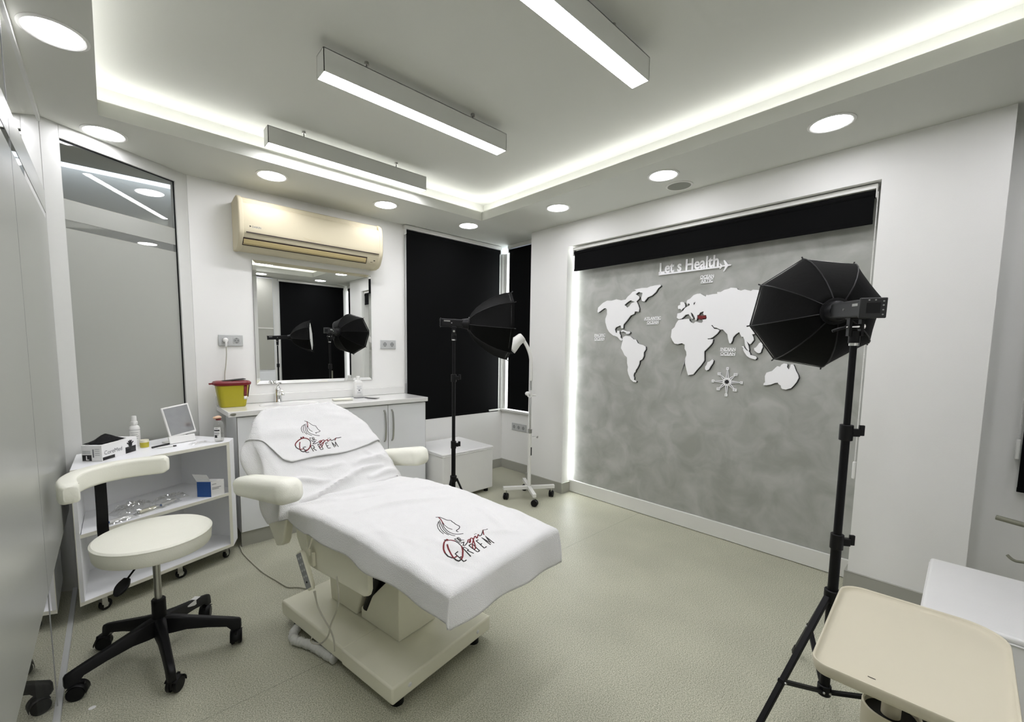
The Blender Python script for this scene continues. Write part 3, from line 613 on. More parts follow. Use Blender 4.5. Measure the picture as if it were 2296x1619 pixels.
roller_blind('large black roller blind lowered over the corner window behind the white cube seat', (2.088, 3.572), (3.262, 3.572), 0.655, 2.425, (0, -1), chain_at=(2.063, 3.562), chain_z=1.03)
roller_blind('narrow black roller blind lowered in the corner left of the white pillar', (3.298, 3.452), (3.298, 2.985), 0.695, 2.425, (-1, 0))
roller_blind('wide black roller blind rolled almost fully up above the grey world map panel', (3.165, 2.462), (3.165, 0.415), 2.068, 2.225, (-1, 0), rail_h=0.026, chain_at=(3.165, 0.400), chain_z=0.73, pull=True, rail_ext=0.012)
roller_blind('black roller blind lowered in the niche at the right edge of the picture', (3.33, -0.205), (3.33, -0.63), 0.675, 2.425, (-1, 0), chain_at=(3.335, -0.192), chain_z=0.935, pull=True)
roller_blind('black roller blind on the near wall, seen in the wall mirror', (3.24, -0.645), (2.15, -0.645), 0.655, 2.425, (0, 1))
w5 = structure('window_5')
G().box(3.355, 3.36, -0.668, -0.632, 0.66, 2.4).build('pane', DAYE, w5)

# ------------------------------------------------------------------ base cabinets and worktop
def base_cabinet(x0, x1, handles, label):
    t = thing('base_cabinet', label, 'cabinet', ((x0+x1)/2, 3.4, 0), 'white base cabinets under the worktop')
    G().box(x0, x1, 3.219, 3.57, 0.10, 0.893).build('body', LACQ, t)
    G().box(x0+0.001, x1-0.001, 3.212, 3.224, 0.0, 0.098).build('kick_plate', TAUPE, t)
    xm = (x0+x1)/2
    for k, (a, b) in enumerate(((x0, xm), (xm, x1))):
        d = G().box(a+0.002, b-0.002, 3.200, 3.218, 0.103, 0.885).build('door', LACQ, t, bevel=0.0015)
        ex = G().box(a+0.001, a+0.0022, 3.1995, 3.218, 0.103, 0.886).box(b-0.0022, b-0.001, 3.1995, 3.218, 0.103, 0.886).build('edge_strip', STEEL, d)
        hx = (b-0.034) if k == 0 else (a+0.034)
        if handles:
            pts = []
            for i in range(17):
                s = i/16; z = 0.845 - 0.262*s
                pts.append(Vector((hx, 3.2 - 0.030*min(1, math.sin(math.pi*s)**0.35*1.0), z)))
            g = G(); n = len(pts)
            for p, q in zip(pts[:-1], pts[1:]):
                dd = (q-p); h = dd.length/2; dd.normalize(); s = Vector((1, 0, 0)); w = dd.cross(s)
                g.obox((p+q)/2, s*0.0065, w*0.003, dd*(h+0.0012))
            g.build('handle', STEEL, d)
    return t
base_cabinet(0.595, 1.3195, True, 'white two-door base cabinet behind the backrest of the treatment bed')
base_cabinet(1.3215, 2.052, True, 'white two-door base cabinet with two bow handles, next to the white cube seat')
t = thing('worktop', 'glossy white worktop with upstand over the white base cabinets', 'worktop', (1.3, 3.4, 0.895))
G().box(0.545, 2.066, 3.18, 3.599, 0.8935, 0.930).build('slab', WHITEGLOSS, t, bevel=0.004)
G().box(0.545, 2.060, 3.582, 3.5995, 0.931, 0.997).build('upstand', WHITEGLOSS, t, bevel=0.003)
g = G().lathe([(0.0175, 0.0), (0.0175, 0.0014), (0.012, 0.002)], (0, 0, 0), (0, 0, 1), 24)
g.v = [Vector((v.x*1.0+0.572, 3.1795-v.z, 0.912+v.y*0.55)) for v in g.v]
g.build('maker_badge', STEEL, t)
g = G()
rr = []
for k, (ra, rb, z) in enumerate(((0.205, 0.150, 0.9305), (0.20, 0.145, 0.9335), (0.19, 0.137, 0.9325), (0.185, 0.13, 0.931))):
    rr.append([Vector((0.98+ra*math.cos(2*math.pi*i/48), 3.385+rb*math.sin(2*math.pi*i/48), z)) for i in range(48)])
for k in range(3):
    g.add(rr[k]+rr[k+1], [(i, (i+1) % 48, (i+1) % 48+48, i+48) for i in range(48)])
rr2 = [[Vector((0.98+0.185*s*math.cos(2*math.pi*i/48), 3.385+0.13*s*math.sin(2*math.pi*i/48), z)) for i in range(48)] for s, z in ((1, 0.931), (0.6, 0.9303), (0.1, 0.9302))]
for k in range(2):
    g.add(rr2[k]+rr2[k+1], [(i, (i+1) % 48, (i+1) % 48+48, i+48) for i in range(48)])
g.build('wash_basin', WHITEGLOSS, t)

# faucet
fx, fy, fz = 0.945, 3.548, 0.931
t = thing('faucet', 'small chrome mixer tap standing on the white worktop', 'tap', (fx, fy, fz))
G().lathe([(0.028, 0), (0.028, 0.006), (0.024, 0.012), (0.023, 0.07), (0.024, 0.095), (0.018, 0.108), (0.004, 0.112)], (fx, fy, fz)).build('body', CHROME, t)
g = G().tube([(fx, fy-0.012, fz+0.062), (fx, fy-0.045, fz+0.088), (fx, fy-0.085, fz+0.092), (fx, fy-0.115, fz+0.074), (fx, fy-0.118, fz+0.060)], lambda s: 0.015-0.004*s, seg=14)
g.build('spout', CHROME, t)
G().tube([(fx, fy, fz+0.105), (fx, fy+0.004, fz+0.128), (fx, fy-0.03, fz+0.147), (fx, fy-0.065, fz+0.150)], lambda s: 0.013-0.006*s, seg=12).build('lever', CHROME, t)

# sharps container
sx, sy, sz = 0.625, 3.475, 0.931
t = thing('sharps_container', 'yellow sharps bin with a dark red lid on the left end of the worktop', 'sharps bin', (sx, sy, sz))
def rrect(cx, cy, hx, hy, r, n=6):
    out = []
    for k, (sx_, sy_) in enumerate(((1, 1), (-1, 1), (-1, -1), (1, -1))):
        for i in range(n+1):
            a = math.pi/2*(k + i/n)
            out.append((cx+sx_*(hx-r)+r*math.cos(a), cy+sy_*(hy-r)+r*math.sin(a)))
    return out
def loft(g, rings):
    n = len(rings[0]); base = len(g.v)
    vs = [p for r_ in rings for p in r_]
    fs = [(k*n+i, k*n+(i+1) % n, (k+1)*n+(i+1) % n, (k+1)*n+i) for k in range(len(rings)-1) for i in range(n)]
    fs += [tuple(range(n))[::-1], tuple((len(rings)-1)*n+i for i in range(n))]
    return g.add(vs, fs)
def rr3(cx, cy, hx, hy, r, z): return [(x, y, z) for x, y in rrect(cx, cy, hx, hy, r)]
loft(G(), [rr3(sx, sy, 0.076, 0.05, 0.03, sz+0.0005), rr3(sx, sy, 0.080, 0.053, 0.03, sz+0.01), rr3(sx, sy, 0.100, 0.064, 0.035, sz+0.160)]).build('bin', YELLOW, t)
g = loft(G(), [rr3(sx, sy, 0.100, 0.0645, 0.035, sz+0.150), rr3(sx, sy, 0.112, 0.074, 0.04, sz+0.156), rr3(sx, sy, 0.114, 0.076, 0.04, sz+0.170), rr3(sx, sy, 0.106, 0.069, 0.04, sz+0.180), rr3(sx, sy, 0.09, 0.055, 0.03, sz+0.183)])
g.box(sx-0.136, sx-0.105, sy-0.012, sy+0.012, sz+0.160, sz+0.170)
g.build('lid', REDP, t)
G().obox((sx+0.01, sy-0.005, sz+0.188), (0.07, 0, 0.006), (0, 0.04, 0), (-0.0003, 0, 0.0025)).build('hinged_flap', BLACK, t, bevel=0.002)
g = G().add([(sx+0.0945, sy-0.028, sz+0.065), (sx+0.0945, sy+0.028, sz+0.065), (sx+0.1065, sy+0.028, sz+0.150), (sx+0.1065, sy-0.028, sz+0.150)], [(0, 1, 2, 3)])
g.add([(sx+0.060, sy-0.0605, sz+0.075), (sx+0.0795, sy-0.0565, sz+0.075), (sx+0.083, sy-0.0608, sz+0.150), (sx+0.062, sy-0.0655, sz+0.150)], [(0, 1, 2, 3)])
g.build('warning_label', REDP, t, solid=0.0006)
G().add([(sx+0.060, sy-0.0595, sz+0.052), (sx+0.079, sy-0.0555, sz+0.052), (sx+0.0797, sy-0.0565, sz+0.074), (sx+0.060, sy-0.0608, sz+0.074)], [(0, 1, 2, 3)]).build('white_label', PAPERW, t, solid=0.0006)

# bottle, dish and cards on the worktop
bx, by, bz = 1.565, 3.50, 0.931
t = thing('disinfectant_bottle', 'white flat bottle with printed label standing in front of the mirror', 'bottle', (bx, by, bz))
g = loft(G(), [rr3(bx, by, 0.034, 0.022, 0.012, bz+0.0005), rr3(bx, by, 0.036, 0.024, 0.012, bz+0.008), rr3(bx, by, 0.036, 0.024, 0.012, bz+0.125), rr3(bx, by, 0.030, 0.02, 0.012, bz+0.142), rr3(bx, by, 0.014, 0.014, 0.0139, bz+0.152), rr3(bx, by, 0.013, 0.013, 0.0129, bz+0.156)])
g.build('bottle_body', WHITEP, t)
G().lathe([(0.0155, 0), (0.0155, 0.024), (0.013, 0.027)], (bx, by, bz+0.156)).build('cap', WHITEP, t)
g = G().box(bx-0.026, bx+0.026, by-0.0246, by-0.0241, bz+0.03, bz+0.108)
lb = g.build('label_print', PAPERW, t)
g = G()
for z, w in ((0.098, 0.04), (0.09, 0.03), (0.08, 0.044), (0.074, 0.036), (0.05, 0.04), (0.044, 0.03), (0.038, 0.042)):
    g.box(bx-w/2, bx+w/2, by-0.0250, by-0.0246, bz+z-0.0018, bz+z)
g.sphere((bx, by-0.0246, bz+0.063), 0.008, (1, 0.05, 0.8), 14)
g.build('print', PRINTG, lb)
t = G().obox((1.375, 3.372, 0.9385), Vector((0.075, -0.012, 0)), Vector((0.006, 0.036, 0)), (0, 0, 0.0068)).build('soap_dish', EDGE, bevel=0.004, top=True)
tag(t, 'flat cream soap dish lying on the worktop left of the grey cards', 'dish')
for k, (cx, cy, a, lab) in enumerate(((1.575, 3.475, -10, 'dark grey card lying on the worktop nearer the white bottle'), (1.625, 3.36, -62, 'dark grey card lying on the worktop nearer the front edge'))):
    c_, s_ = math.cos(R(a)), math.sin(R(a))
    t = G().obox((cx, cy, 0.9315+0.001+0.0016*k), Vector((c_, s_, 0))*0.055, Vector((-s_, c_, 0))*0.027, (0, 0, 0.0008)).build('card', DARKGREY if k else PRINTG)
    tag(t, lab, 'card', 'cards on the worktop')

# wall mirror with bevelled edge
t = thing('wall_mirror', 'large wall mirror hanging under the air conditioner', 'mirror', (1.274, 3.59, 1.53))
mx0, mx1, mz0, mz1, bw = 0.808, 1.740, 1.071, 1.994, 0.024
yo, yi, ym = 3.5915, 3.5865, 3.597
outer = [(mx0, mz0), (mx1, mz0), (mx1, mz1), (mx0, mz1)]; inner = [(mx0+bw, mz0+bw), (mx1-bw, mz0+bw), (mx1-bw, mz1-bw), (mx0+bw, mz1-bw)]
G().box(mx0, mx1, yo, ym, mz0, mz1).build('backing', BLACK, t)
G().add([(x, yi, z) for x, z in inner], [(0, 1, 2, 3)]).build('mirror_face', MIRROR, t)
vs = [(x, yo-0.0001, z) for x, z in outer] + [(x, yi, z) for x, z in inner]
G().add(vs, [(0, 1, 5, 4), (1, 2, 6, 5), (2, 3, 7, 6), (3, 0, 4, 7)]).build('bevelled_edge', MIRROR, t, angle=5)

# air conditioner
t = thing('air_conditioner', 'long cream wall-mounted air conditioner above the mirror', 'air conditioner', (1.23, 3.6, 2.2))
prof = [(3.599, 2.372), (3.50, 2.386), (3.455, 2.386), (3.437, 2.376), (3.436, 2.350), (3.408, 2.338), (3.398, 2.322), (3.392, 2.25), (3.392, 2.165), (3.398, 2.135), (3.412, 2.108), (3.438, 2.062), (3.47, 2.042), (3.52, 2.034), (3.599, 2.040)]
G().prism([(0.722, y, z) for y, z in prof], (1.005, 0, 0)).build('shell', ACM, t)
side = [(3.599, 2.376), (3.50, 2.391), (3.45, 2.391), (3.41, 2.368), (3.394, 2.33), (3.388, 2.25), (3.388, 2.165), (3.394, 2.133), (3.408, 2.105), (3.436, 2.058), (3.47, 2.037), (3.52, 2.029), (3.599, 2.035)]
for x0_, lab in ((0.690, 0), (1.726, 1)):
    G().prism([(x0_, y, z) for y, z in side], (0.033, 0, 0)).build('end_cap', ACM, t, bevel=0.009, seg=3)
G().box(0.735, 1.72, 3.3893, 3.394, 2.137, 2.1435).build('panel_gap', ACDARK, t)
sl = Vector((0, 0.026, -0.046)).normalized(); sn = Vector((0, -sl.z*-1, 0))
nn = Vector((1, 0, 0)).cross(sl).normalized()
if nn.y > 0: nn = -nn
cc = Vector((1.17, 3.4262, 2.083))
G().obox(cc+nn*0.0012, Vector((0.455, 0, 0)), sl*0.028, nn*0.0022).build('outlet', ACDARK, t)  # flat proud plate; its dark colour stands in for shade inside the outlet
G().obox(cc+nn*0.0055-sl*0.003, Vector((0.447, 0, 0)), sl*0.0155, nn*0.0022).build('louver', ACFLAP, t, bevel=0.001)
G().obox(cc+nn*0.0045+sl*0.0175, Vector((0.449, 0, 0)), sl*0.0022, nn*0.0015).build('louver_lip', ACFLAP, t)
g = G().obox(Vector((1.672, 3.4262, 2.083))+nn*0.0015, Vector((0.034, 0, 0)), sl*0.019, nn*0.0022); g.build('display_panel', ACM, t, bevel=0.002)
G().obox(Vector((1.690, 3.4262, 2.083))+nn*0.0042-sl*0.008, Vector((0.007, 0, 0)), sl*0.0035, nn*0.0006).obox(Vector((1.668, 3.4262, 2.083))+nn*0.0042+sl*0.008, Vector((0.010, 0, 0)), sl*0.0015, nn*0.0006).build('indicator', BLACK, t)
text('brand_lettering', 'DAIKIN', 0.017, lambda a, b, h: (0.772+a, 3.3915-h, 2.176+b), PRINTG, t, 0.0008, fatten=0.0003)
G().prism([(0.757, 3.3917, 2.176), (0.768, 3.3917, 2.182), (0.757, 3.3917, 2.189)], (0, -0.0008, 0)).build('brand_mark', BLACK, t)
g = G().ribbon([Vector((1.11+0.13*s, 3.3915, 2.170-0.010*math.sin(math.pi*s*0.9))) for s in [i/12 for i in range(13)]], [Vector((0, -1, 0))]*13, 0.0018)
g.build('panel_scratch', ACFLAP, t)

# sockets
def socket_face(g1, g2, g3, c, ax, up, n, s=1.0):
    c = Vector(c)
    g1.obox(c+n*0.0105*s, ax*0.0225*s, up*0.0225*s, n*0.0012)
    g2.lathe([(0.0195*s, 0.0124), (0.0185*s, 0.0126), (0.0175*s, 0.0118)], c, n, 28)
    g2.cyl(c+n*0.0112*s, c+n*0.0122*s, 0.0180*s, seg=28)
    for sx_ in (-1, 1):
        g3.cyl(c+ax*sx_*0.0092*s+n*0.0122*s, c+ax*sx_*0.0092*s+n*0.0128*s, 0.0026*s, seg=10)
    for su in (-1, 1):
        g3.obox(c+up*su*0.0165*s+n*0.0128*s, ax*0.004*s, up*0.0014*s, n*0.0005)
def socket_plate(c, ax, n, k, label, plug=False, w=0.071):
    c, ax, n, up = Vector(c), Vector(ax), Vector(n), Vector((0, 0, 1))
    t = thing('wall_socket', label, 'socket', c, 'silver grey wall sockets')
    G().obox(c+n*0.005, ax*(k*w/2+0.006), up*0.0405, n*0.005).build('plate', SOCK, t, bevel=0.004)
    for i in range(k):
        g1, g2, g3 = G(), G(), G()
        cc = c+ax*(i-(k-1)/2)*w
        socket_face(g1, g2, g3, cc, ax, up, n)
        f_ = g1.build('insert', SOCK, t, bevel=0.0012)
        g2.build('cup', SOCKIN, f_); g3.build('contact_hole', BLACK, f_)
    return t
socket_plate((0.652, 3.599, 1.397), (1, 0, 0), (0, -1, 0), 2, 'double wall socket with a white plug in it, above the yellow sharps bin')
socket_plate((1.903, 3.599, 1.390), (1, 0, 0), (0, -1, 0), 2, 'empty double wall socket between the mirror and the large black blind')
socket_plate((3.324, 3.284, 0.500), (0, -1, 0), (-1, 0, 0), 3, 'triple wall socket low on the wall under the narrow black blind')
t = thing('power_plug', 'white plug with a pale cable hanging down behind the yellow sharps bin', 'plug', (0.6165, 3.585, 1.39))
c = Vector((0.6165, 3.5855, 1.398))
G().lathe([(0.0172, 0.0), (0.0172, 0.012), (0.014, 0.022), (0.010, 0.028), (0.003, 0.030)], c, (0, -1, 0), 24).build('plug_body', WHITEP, t)
G().tube([(0.6165, 3.566, 1.395), (0.6165, 3.562, 1.375), (0.616, 3.566, 1.352)], lambda s: 0.009-0.003*s, seg=12).build('plug_neck', WHITEP, t)
G().tube([(0.616, 3.566, 1.358), (0.618, 3.572, 1.30), (0.612, 3.58, 1.22), (0.604, 3.585, 1.15), (0.603, 3.585, 1.05), (0.603, 3.575, 1.0)], 0.0033, seg=8).build('cable', CABLE, t)

# ------------------------------------------------------------------ trolley shelf in the left corner
FL_, FR_, R1, R2, RL_ = map(lambda p: Vector((*p, 0)), ((-0.172, 2.80), (0.523, 3.061), (0.566, 3.172), (0.318, 3.50), (-0.166, 3.20)))
plan = [FL_, FR_, R1, R2, RL_]
t = thing('shelf_trolley', 'white open shelf trolley on castors in the left corner below the frosted panel', 'shelf', (0.15, 3.05, 0))
def inset(poly, d):
    n = len(poly); out = []
    for i in range(n):
        a, b, c = poly[i-1], poly[i], poly[(i+1) % n]
        d1 = (b-a).normalized(); d2 = (c-b).normalized()
        n1 = Vector((-d1.y, d1.x, 0)); n2 = Vector((-d2.y, d2.x, 0))
        k = d/(1+n1.dot(n2)); out.append(b+(n1+n2)*k)
    return out
ins = inset(plan, 0.0185)
def board(poly, z0, z1, nm, mt=MELAMINE, bev=0.0008):
    return G().prism([p+Vector((0, 0, z0)) for p in poly], (0, 0, z1-z0)).build(nm, mt, t, bevel=bev)
board(plan, 0.742, 0.760, 'top_board')
board([FL_, FR_, R1, R2, RL_], 0.085, 0.103, 'bottom_board')
mid = [FL_+(FR_-FL_)*0.03, FR_-(FR_-FL_)*0.03, ins[2], ins[3], ins[4]]
board(mid, 0.420, 0.438, 'shelf')
def wallb(a, b, nm, th=0.018, mt=MELAMINE):
    d = (b-a).normalized(); n = Vector((-d.y, d.x, 0))*th
    return G().prism([a+Vector((0, 0, 0.1035)), b+Vector((0, 0, 0.1035)), b+n+Vector((0, 0, 0.1035)), a+n+Vector((0, 0, 0.1035))], (0, 0, 0.638)).build(nm, mt, t, bevel=0.0008)
wallb(RL_, FL_, 'side_panel'); wallb(FR_, R1, 'side_panel'); wallb(R1, R2, 'back_panel'); wallb(R2, RL_, 'back_panel')
fd = (FR_-FL_).normalized(); fn = Vector((fd.y, -fd.x, 0))
g = G()
g.obox((FL_+FR_)/2+fn*0.0006+Vector((0, 0, 0.751)), fd*((FR_-FL_).length/2), fn*0.0006, Vector((0, 0, 0.009)))
g.obox((FL_+FR_)/2+fn*0.0006+Vector((0, 0, 0.094)), fd*((FR_-FL_).length/2), fn*0.0006, Vector((0, 0, 0.009)))
g.obox((FL_+FR_)/2+fn*0.0006+Vector((0, 0, 0.429)), fd*((FR_-FL_).length/2-0.018), fn*0.0006, Vector((0, 0, 0.009)))
g.obox(FL_+fd*0.009+fn*0.0006+Vector((0, 0, 0.4225)), fd*0.009, fn*0.0006, Vector((0, 0, 0.319)))
g.obox(FR_-fd*0.009+fn*0.0006+Vector((0, 0, 0.4225)), fd*0.009, fn*0.0006, Vector((0, 0, 0.319)))
g.build('edge_banding', EDGE, t)
def castor(p, zt, r, parent, mt=BLACK, hub=SOCKIN, yaw=0.0, w=0.018, off=0.018):
    p = Vector(p); a = Vector((math.cos(yaw), math.sin(yaw), 0)); s = Vector((-a.y, a.x, 0))
    cen = p + a*off + Vector((0, 0, r))
    g = G().cyl(cen-s*w/2, cen+s*w/2, r, seg=28); wh = None
    cw = g.build('castor', mt, parent, bevel=0.003)
    g = G().cyl(cen-s*(w/2+0.001), cen+s*(w/2+0.001), r*0.42, seg=18); g.build('hub', hub, cw)
    g = G().obox(p+a*off*0.5+Vector((0, 0, (zt+r*1.25)/2+0.0)), a*0.012, s*(w/2+0.004), Vector((0, 0, max(0.004, (zt-r*1.25)/2))))
    g.obox(p+Vector((0, 0, zt-0.0015)), a*0.02, s*0.02, Vector((0, 0, 0.0015)))
    for k in (-1, 1): g.obox(cen+s*k*(w/2+0.003)+Vector((0, 0, r*0.35))-a*off*0.3, a*r*0.35, s*0.001, Vector((0, 0, r*0.75)))
    g.build('fork', STEEL, cw)
for q, yw in (((-0.10, 2.87), 0.6), ((0.225, 2.995), 0.3), ((0.478, 3.10), 0.9), ((-0.10, 3.16), 1.2), ((0.30, 3.40), 0.2)):
    castor((*q, 0), 0.085, 0.028, t, yaw=yw)

ZT = 0.7605
# glove box
bd = Vector((math.cos(R(17)), math.sin(R(17)), 0)); bn = Vector((-bd.y, bd.x, 0)); b0 = Vector((-0.128, 2.995, ZT))
# end face (with size) looks along -bn of the long side; long face points to the viewer's right
t = thing('glove_box', 'white and black carton of disposable gloves, size L, on the shelf trolley', 'glove box', b0)
w_, l_, h_ = 0.098, 0.235, 0.082
e1 = Vector((math.cos(R(5)), math.sin(R(5)), 0)); e2 = Vector((math.cos(R(50)), math.sin(R(50)), 0))
e1 = Vector((math.cos(R(-38)), math.sin(R(-38)), 0)); e2 = Vector((-e1.y, e1.x, 0))
b0 = Vector((-0.136, 2.985, ZT)); c0 = b0+e1*w_; UPV = Vector((0, 0, 1))
G().prism([b0, c0, c0+e2*l_, b0+e2*l_], UPV*h_).build('carton', PAPERW, t, bevel=0.0015)
o1 = -e2*0.0007; o2 = e1*0.0007
def quad(g, p, a, b, n): g.add([p+n, p+a+n, p+a+b+n, p+b+n], [(0, 1, 2, 3)])
g = G()
quad(g, b0+e1*0.004+UPV*0.003, e1*0.044, UPV*0.030, o1)
g.build('black_print', PRINTK, t, solid=0.0004)
for args in ((c0+e2*0.003+UPV*0.003, e2*0.075, UPV*0.016, o2), (c0+e2*0.150+UPV*0.003, e2*0.072, UPV*0.034, o2), (b0+UPV*(h_+0.0006)+e1*0.060+e2*0.02, e1*0.024, e2*0.11, Vector((0,0,0)))):
    g = G(); quad(g, *args); g.build('black_print', PRINTK, t, solid=0.0004)
# printed hand
g = G()
hp = c0+e2*0.185+UPV*0.046+o2
g.sphere(hp, 0.013, (1, 1, 1), 14)
for k, a in enumerate((150, 120, 95, 70, 35)):
    dr = (e2*math.cos(R(a))+UPV*math.sin(R(a)))
    g.tube([hp, hp+dr*0.026], 0.0036, seg=8, smooth=False)
for i, v in enumerate(g.v):
    dd = (v-c0).dot(e1); g.v[i] = v-e1*dd+e1*(0.0008+max(-0.0004, min(0.0004, dd-0.0007)))
g.build('hand_print', PRINTK, t)
g = G()
for z in (0.052, 0.046, 0.041): quad(g, b0+e1*0.006+UPV*z, e1*0.038, UPV*0.0015, o1*1.1)
for z in (0.062, 0.052, 0.042, 0.032): quad(g, b0+e1*0.066+UPV*z, e1*0.022, UPV*0.0015, o1*1.1)
quad(g, b0+e1*0.054+UPV*0.02, e1*0.006, UPV*0.042, o1*1.1)
g.build('fine_print', PRINTG, t, solid=0.0003)
text('size_letter', 'L', 0.030, lambda a, b, h: b0+e1*(0.020+a)+UPV*(0.007+b)+o1*1.4+o1*abs(h), PAPERW, t, 0.0006, fatten=0.0008)
text('brand_lettering', 'CoreMed', 0.030, lambda a, b, h: c0+e2*(0.012+a)+UPV*(0.030+b)+o2*1.4+o2*abs(h), PRINTG, t, 0.0006)
# glove pulled out of the box
def glove_fn(a, b):
    x = (a-0.5); y = (b-0.5)
    h = 0.040*max(0, 1-abs(x)*2.0)*max(0, 1-(abs(y)*2)**2)+0.003+0.004*mn.noise(Vector((a*5, b*5, 0)))
    return b0+e1*(w_*0.40+y*0.085)+e2*(0.10+x*0.17)+UPV*(h_+max(0.0015, h))
g = G().grid(glove_fn, 26, 14)
o = g.build('glove', NITRILE, solid=0.001, subsurf=1)
tag(o, 'crumpled black glove sticking out of the top of the glove carton', 'glove')

# spray bottle
t = thing('spray_bottle', 'small white spray bottle with a tall cap behind the glove carton', 'bottle', (0.082, 3.27, ZT))
p = Vector((0.082, 3.262, ZT))
G().lathe([(0.0235, 0.0), (0.025, 0.004), (0.025, 0.105), (0.022, 0.118), (0.0135, 0.126), (0.0135, 0.132)], p).build('bottle_body', WHITEP, t)
G().lathe([(0.0165, 0.130), (0.0165, 0.146), (0.0145, 0.148)], p).build('collar', WHITEP, t)
G().lathe([(0.0125, 0.147), (0.012, 0.176), (0.010, 0.180)], p).build('spray_cap', WHITEP, t)
g = G()
for z, a0, a1 in ((0.082, -2.4, -0.9), (0.070, -2.3, -1.1), (0.060, -2.4, -0.8), (0.048, -2.3, -1.0), (0.098, -3.1, -0.0)):
    n_ = 12; g.add([p+Vector((0.0254*math.cos(a0+(a1-a0)*i/n_), 0.0254*math.sin(a0+(a1-a0)*i/n_), z+dz)) for i in range(n_+1) for dz in (0, 0.0018)], [(2*i, 2*i+2, 2*i+3, 2*i+1) for i in range(n_)])
g.build('label_print', PRINTG, t)

# yellow gel cup
p = Vector((0.120, 3.185, ZT))
t = thing('gel_cup', 'small milky cup of yellow gel beside the glove carton', 'cup', p)
G().lathe([(0.019, 0.0), (0.0205, 0.002), (0.0215, 0.044), (0.0205, 0.046), (0.019, 0.045)], p, seg=28).build('cup', FROSTP, t)
G().lathe([(0.0208, 0.003), (0.0217, 0.031), (0.0212, 0.0315)], p, seg=28).build('yellow_label', YCUP, t)

# cosmetic mirror
t = thing('cosmetic_mirror', 'white square tabletop mirror tilted back on its stand on the shelf trolley', 'table mirror', (0.29, 3.20, ZT))
d = (Vector((0.371, 3.258, 0))-Vector((0.221, 3.206, 0))).normalized(); n = Vector((d.y, -d.x, 0)); c = Vector((0.298, 3.225, ZT))
up = (UPV*0.955 - n*0.18 + d*(-0.19)).normalized(); up2 = (UPV*0.96 - n*0.24).normalized()
G().obox(c+UPV*0.022+n*0.012, d*0.072, (UPV*0.9-n*0.35).normalized()*0.022, (n*0.9+UPV*0.35).normalized()*0.006).build('stand_front', WHITEP, t, bevel=0.004, seg=3)
G().obox(c+UPV*0.004-n*0.03, d*0.072, n*0.045, UPV*0.004).build('base', WHITEP, t, bevel=0.003)
mc = c+UPV*0.135-n*0.018
mu = (UPV*0.975-n*0.20-d*0.13).normalized(); mn_ = d.cross(mu).normalized()
if mn_.dot(n) < 0: mn_ = -mn_
md = mu.cross(mn_).normalized()
f_ = G().obox(mc, md*0.076, mu*0.094, mn_*0.006).build('frame', WHITEP, t, bevel=0.005, seg=3)
G().obox(mc+mn_*0.0062+mu*0.002, md*0.066, mu*0.083, mn_*0.0004).build('mirror_face', SCREENM, t)

# pens and wrappers
def pen(p, q, r, label, tip=True, mt=WHITEP):
    t = thing('pen', label, 'pen', p)
    p, q = Vector(p), Vector(q); d = (q-p).normalized(); L = (q-p).length
    G().cyl(p, p+d*L*0.82, r, seg=14).build('barrel', mt, t)
    G().cyl(p+d*L*0.82, q, r*1.08, r*0.9, seg=14).build('cap', BLACK, t)
pen((0.17, 3.098, ZT+0.0045), (0.262, 3.105, ZT+0.0045), 0.0038, 'white pen with a black cap in front of the table mirror')
pen((0.150, 3.125, ZT+0.0055), (0.235, 3.185, ZT+0.0055), 0.005, 'dark grey pen lying left of the table mirror', mt=DARKGREY)
def crumple(name, c, rx_, ry_, h, seed, label, cat, mt, n=22, group=None, rot=0.0):
    c = Vector(c); ca, sa = math.cos(rot), math.sin(rot)
    def fn(a, b):
        x = (a-0.5)*2; y = (b-0.5)*2; r_ = max(abs(x), abs(y))
        nz_ = mn.noise(Vector((a*5+seed, b*4, seed)))*0.5+0.5; n2 = abs(mn.noise(Vector((a*11, b*11+seed, 1))))
        z = h*(1-r_**3)*(0.25+0.9*nz_)+h*0.5*n2*(1-r_**4)
        x *= rx_*(1+0.15*mn.noise(Vector((b*3, seed, 2)))); y *= ry_*(1+0.2*mn.noise(Vector((a*3, seed, 5))))
        return c+Vector((x*ca-y*sa, x*sa+y*ca, 0.001+max(0, z)))
    o = G().grid(fn, n, n).build(name, mt, angle=12)
    return tag(o, label, cat, group)
crumple('wrapper', (0.375, 3.125, ZT), 0.055, 0.022, 0.008, 3, 'crumpled clear wrapper between the table mirror and the water bottle', 'wrapper', FILM, rot=0.4)

# water bottle
p = Vector((0.478, 3.105, ZT))
t = thing('water_bottle', 'clear plastic bottle with peach cap at the right end of the shelf trolley', 'bottle', p)
G().lathe([(0.022, 0.0), (0.0255, 0.004), (0.0265, 0.03), (0.0255, 0.06), (0.0265, 0.09), (0.026, 0.105), (0.020, 0.122), (0.0125, 0.132), (0.0125, 0.140)], p).build('bottle_body', CLEARP, t)
G().lathe([(0.021, 0.003), (0.0245, 0.006), (0.0250, 0.052), (0.0245, 0.052)], p).build('water', clear_glass('water', 0.9, 0.8), t)
g = G(); n_ = 16
g.add([p+Vector((0.0271*math.cos(a), 0.0271*math.sin(a), z)) for a in [-2.9+1.5*i/n_ for i in range(n_+1)] for z in (0.018, 0.094)], [(2*i, 2*i+2, 2*i+3, 2*i+1) for i in range(n_)])
lb = g.build('label_sheet', PAPERW, t)
g = G()
